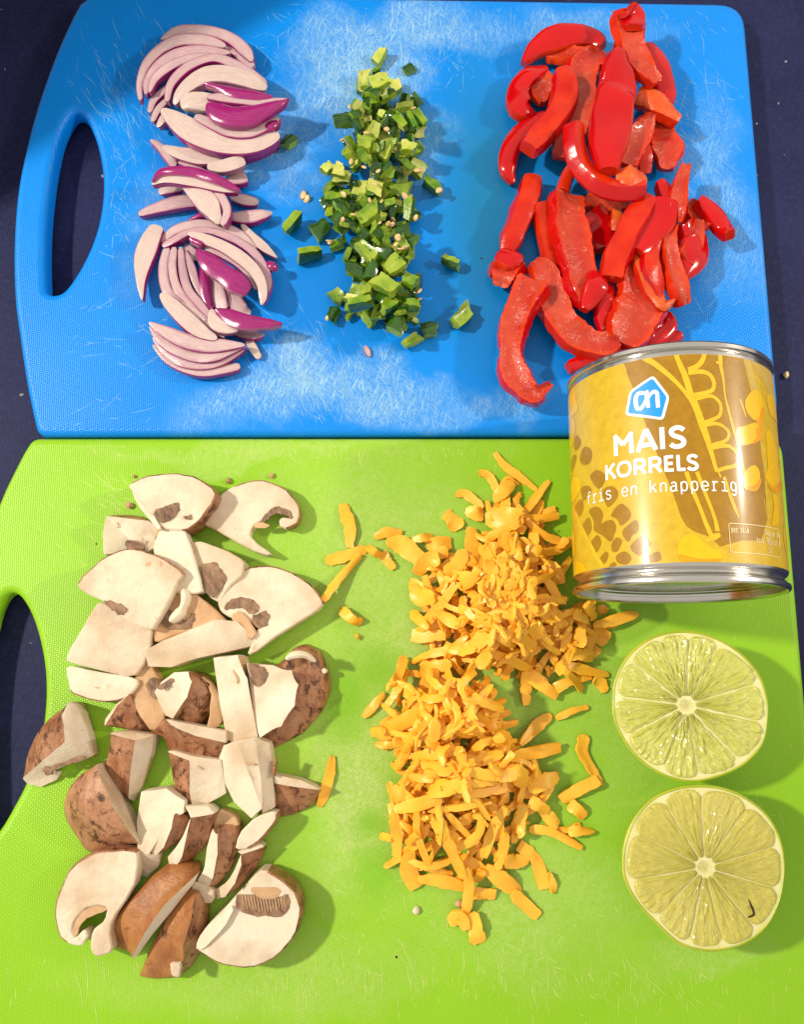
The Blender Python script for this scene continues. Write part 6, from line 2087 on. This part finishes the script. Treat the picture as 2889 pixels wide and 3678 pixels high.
for r_ in U2:
    lab = r_[-1] if isinstance(r_[-1], str) else UPL
    body = r_[:-1] if isinstance(r_[-1], str) else r_
    w_ = body[-1]
    shred('CS1', [(p[0], p[1], w_ * (.8 if k in (0, len(body) - 2) else 1)) for k, p in enumerate(body[:-1])], lab, arch=.6)
L2 = [((505, 80), (482, 150), (450, 232), 55, 'upright cheese shred at the top left of the lower pile'), ((400, 270), (350, 330), (290, 392), 42, 'straight cheese shred pointing down left of the lower pile'), ((620, 182), (660, 222), (712, 262), 40), ((360, 492), (450, 442), (602, 362), 98, 'widest flat cheese slab of the lower pile'),
      ((335, 460), (370, 462), (402, 470), 40), ((700, 282), (732, 350), (762, 402), 40), ((718, 282), (740, 275), (765, 270), 60), ((620, 492), (640, 465), (662, 440), 60), ((500, 572), (520, 540), (542, 510), 40), ((560, 602), (650, 580), (782, 565), 62), ((830, 602), (900, 602), (992, 580), 80),
      ((795, 555), (812, 640), (845, 780), 38, 'thin cheese shred running down across the lower pile'), ((840, 772), (920, 762), (1012, 740), 76), ((640, 762), (720, 752), (802, 740), 96), ((1040, 602), (1150, 580), (1305, 550), 60, 'straight cheese shred sticking out right from the lower pile'), ((970, 492), (1000, 502), (1032, 512), 80),
      ((1110, 522), (1180, 442), (1242, 390), 55), ((1280, 402), (1360, 362), (1445, 340), 35, 'thin pointed cheese shred beside the upper lime'), ((1430, 482), (1415, 560), (1455, 640), (1512, 742), 60, 'wavy cheese shred at the right of the lower pile'), ((1320, 812), (1400, 762), (1482, 720), 70), ((1150, 762), (1220, 722), (1282, 700), 70),
      ((1080, 662), (1095, 700), (1112, 742), 80), ((135, 592), (118, 700), (70, 852), 52, 'lone cheese shred lying between the mushrooms and the lower pile'), ((425, 732), (445, 780), (462, 822), 50), ((430, 832), (458, 940), (462, 1110), 60, 'upright cheese shred at the left rim of the lower pile'), ((470, 862), (560, 842), (682, 812), 66),
      ((640, 872), (740, 862), (862, 845), 40), ((570, 902), (572, 1000), (622, 1132), 45), ((640, 922), (720, 1032), (792, 1192), 70), ((530, 1102), (528, 1180), (562, 1252), 86), ((590, 1222), (700, 1232), (802, 1262), 60), ((1020, 852), (958, 960), (908, 1112), 60, 'broad cheese shred slanting down the middle of the lower pile'),
      ((1110, 852), (1090, 930), (1080, 992), 76), ((1160, 972), (1250, 982), (1392, 1052), 50), ((1200, 862), (1240, 900), (1282, 942), 60), ((1020, 1002), (1002, 1090), (980, 1162), 55), ((1030, 1132), (1080, 1130), (1132, 1120), 70), ((1100, 1062), (1172, 1120), (1212, 1252), 70), ((930, 1172), (1010, 1232), (1082, 1282), 80),
      ((1060, 1292), (1120, 1350), (1192, 1412), 72, 'cheese shred pointing down right from the lower pile'), ((820, 1182), (832, 1270), (812, 1402), 50), ((880, 1232), (890, 1205), (902, 1180), 60), ((870, 1292), (915, 1296), (962, 1300), 60), ((730, 1442), (785, 1420), (822, 1482), 70, 'lobed cheese chunk at the bottom left of the lower pile'),
      ((840, 1402), (868, 1470), (882, 1552), 90, 'lowest cheese shred with a fold at its end'), ((1350, 982), (1400, 975), (1462, 970), 50), ((1250, 1202), (1260, 1240), (1272, 1282), 40), ((1150, 822), (1190, 845), (1232, 872), 70), ((530, 702), (585, 705), (642, 712), 50), ((1350, 842), (1390, 870), (1422, 902), 70), ((380, 1002), (405, 1005), (432, 1012), 45),
      ((520, 1042), (540, 1020), (562, 1000), 40), ((600, 640), (680, 660), (740, 650), 70), ((1000, 700), (1060, 680), (1100, 650), 70)]
for r_ in L2:
    lab = r_[-1] if isinstance(r_[-1], str) else LOL
    body = r_[:-1] if isinstance(r_[-1], str) else r_
    w_ = body[-1]
    shred('CS2', [(p[0], p[1], w_ * (.8 if k in (0, len(body) - 2) else 1)) for k, p in enumerate(body[:-1])], lab, arch=.6)


# torn slivers and crumbs too small to pick apart
V, F = [], []
for _ in range(80):
    if RNG.random() < .55:
        x, y = 1030 + 160 * RNG.normal(), 850 + 180 * RNG.normal()
        ok_, fr = up_clip((x, y)), 'CS1'
    else:
        x, y = 740 + 220 * RNG.normal(), 520 + 300 * RNG.normal()
        ok_, fr = lo_clip((x, y)), 'CS2'
    p = at(fr, x, y, 5)
    h = float(HM.get(p[0], p[1]))
    if not ok_ or can_in(p) or h < .0012:
        continue
    p = at(fr, x, y, h * 1000)
    h = float(HM.get(p[0], p[1]))
    a, l, w_ = RNG.uniform(0, 6.28), RNG.uniform(.0020, .0080), RNG.uniform(.0010, .0030)
    b_, up_ = RNG.normal() * .6, RNG.normal() * .25
    rows = []
    for u in (-.5, 0, .5):
        rows.append((p[0] + math.cos(a + b_ * u) * l * u, p[1] + math.sin(a + b_ * u) * l * u, max(h + .0007 + l * u * up_ + RNG.normal() * .0002, .0008), w_ * RNG.uniform(.5, 1.1)))
    v, f, k, uv = sweep(rows, RNG.uniform(.0004, .0009), 'cheese', 'cheese', 'cheese', dome=.2, jit=.12, endw=.5, n=3, roll=RNG.normal() * .5)
    v += RNG.normal(size=v.shape) * .00006
    HM.put(v, 0)
    b = len(V)
    V += [tuple(q) for q in v]
    F += [tuple(i + b for i in q) for q in f]
for _ in range(170):
    if RNG.random() < .5:
        x, y = 1010 + 190 * RNG.normal(), 830 + 200 * RNG.normal()
        p = at('CS1', x, y, 3) if up_clip((x, y)) else None
    else:
        x, y = 760 + 240 * RNG.normal(), 600 + 300 * RNG.normal()
        p = at('CS2', x, y, 3) if lo_clip((x, y)) else None
    if p is None or can_in(p):
        continue
    h = float(HM.get(p[0], p[1]))
    if h < .0012:
        continue
    s = RNG.uniform(.0003, .0009)
    R = rotm(*RNG.uniform(0, 6, 3))
    q = np.array([(1, 0, 0), (-1, 0, 0), (0, 1, 0), (0, -1, 0), (0, 0, 1), (0, 0, -1)], float) * s * RNG.uniform(.5, 1.3, (6, 1))
    q = q @ R.T + np.array([p[0], p[1], h + s * .2])
    b = len(V)
    V += [tuple(a) for a in q]
    F += [(b + i, b + j, b + k) for i, j, k in ((0, 2, 4), (2, 1, 4), (1, 3, 4), (3, 0, 4), (2, 0, 5), (1, 2, 5), (3, 1, 5), (0, 3, 5))]
o = obj('cheese_crumbs', V, F, M['cheese'], None, True)
tag(o, 'tiny crumbs scattered over both heaps of grated cheese', 'crumbs', None, 'stuff')
# a hair on the lower pile
hp_ = [(690, 745), (700, 820), (708, 880), (704, 960), (690, 1080)]
rows = []
for x, y in hp_:
    p = at('CS2', x, y, 8)
    z = float(np.max([HM.get(p[0] + d, p[1] + e) for d in (-.001, 0, .001) for e in (-.001, 0, .001)])) + .0003
    p = at('CS2', x, y, z * 1000)
    rows.append((p[0], p[1], p[2], .00011))
v, f, k, uv = sweep(rows, .0001, 'dark_fleck', 'dark_fleck', 'dark_fleck', jit=0)
split_parts('hair', v, f, k, 'thin dark hair lying across the lower cheese pile', 'hair')
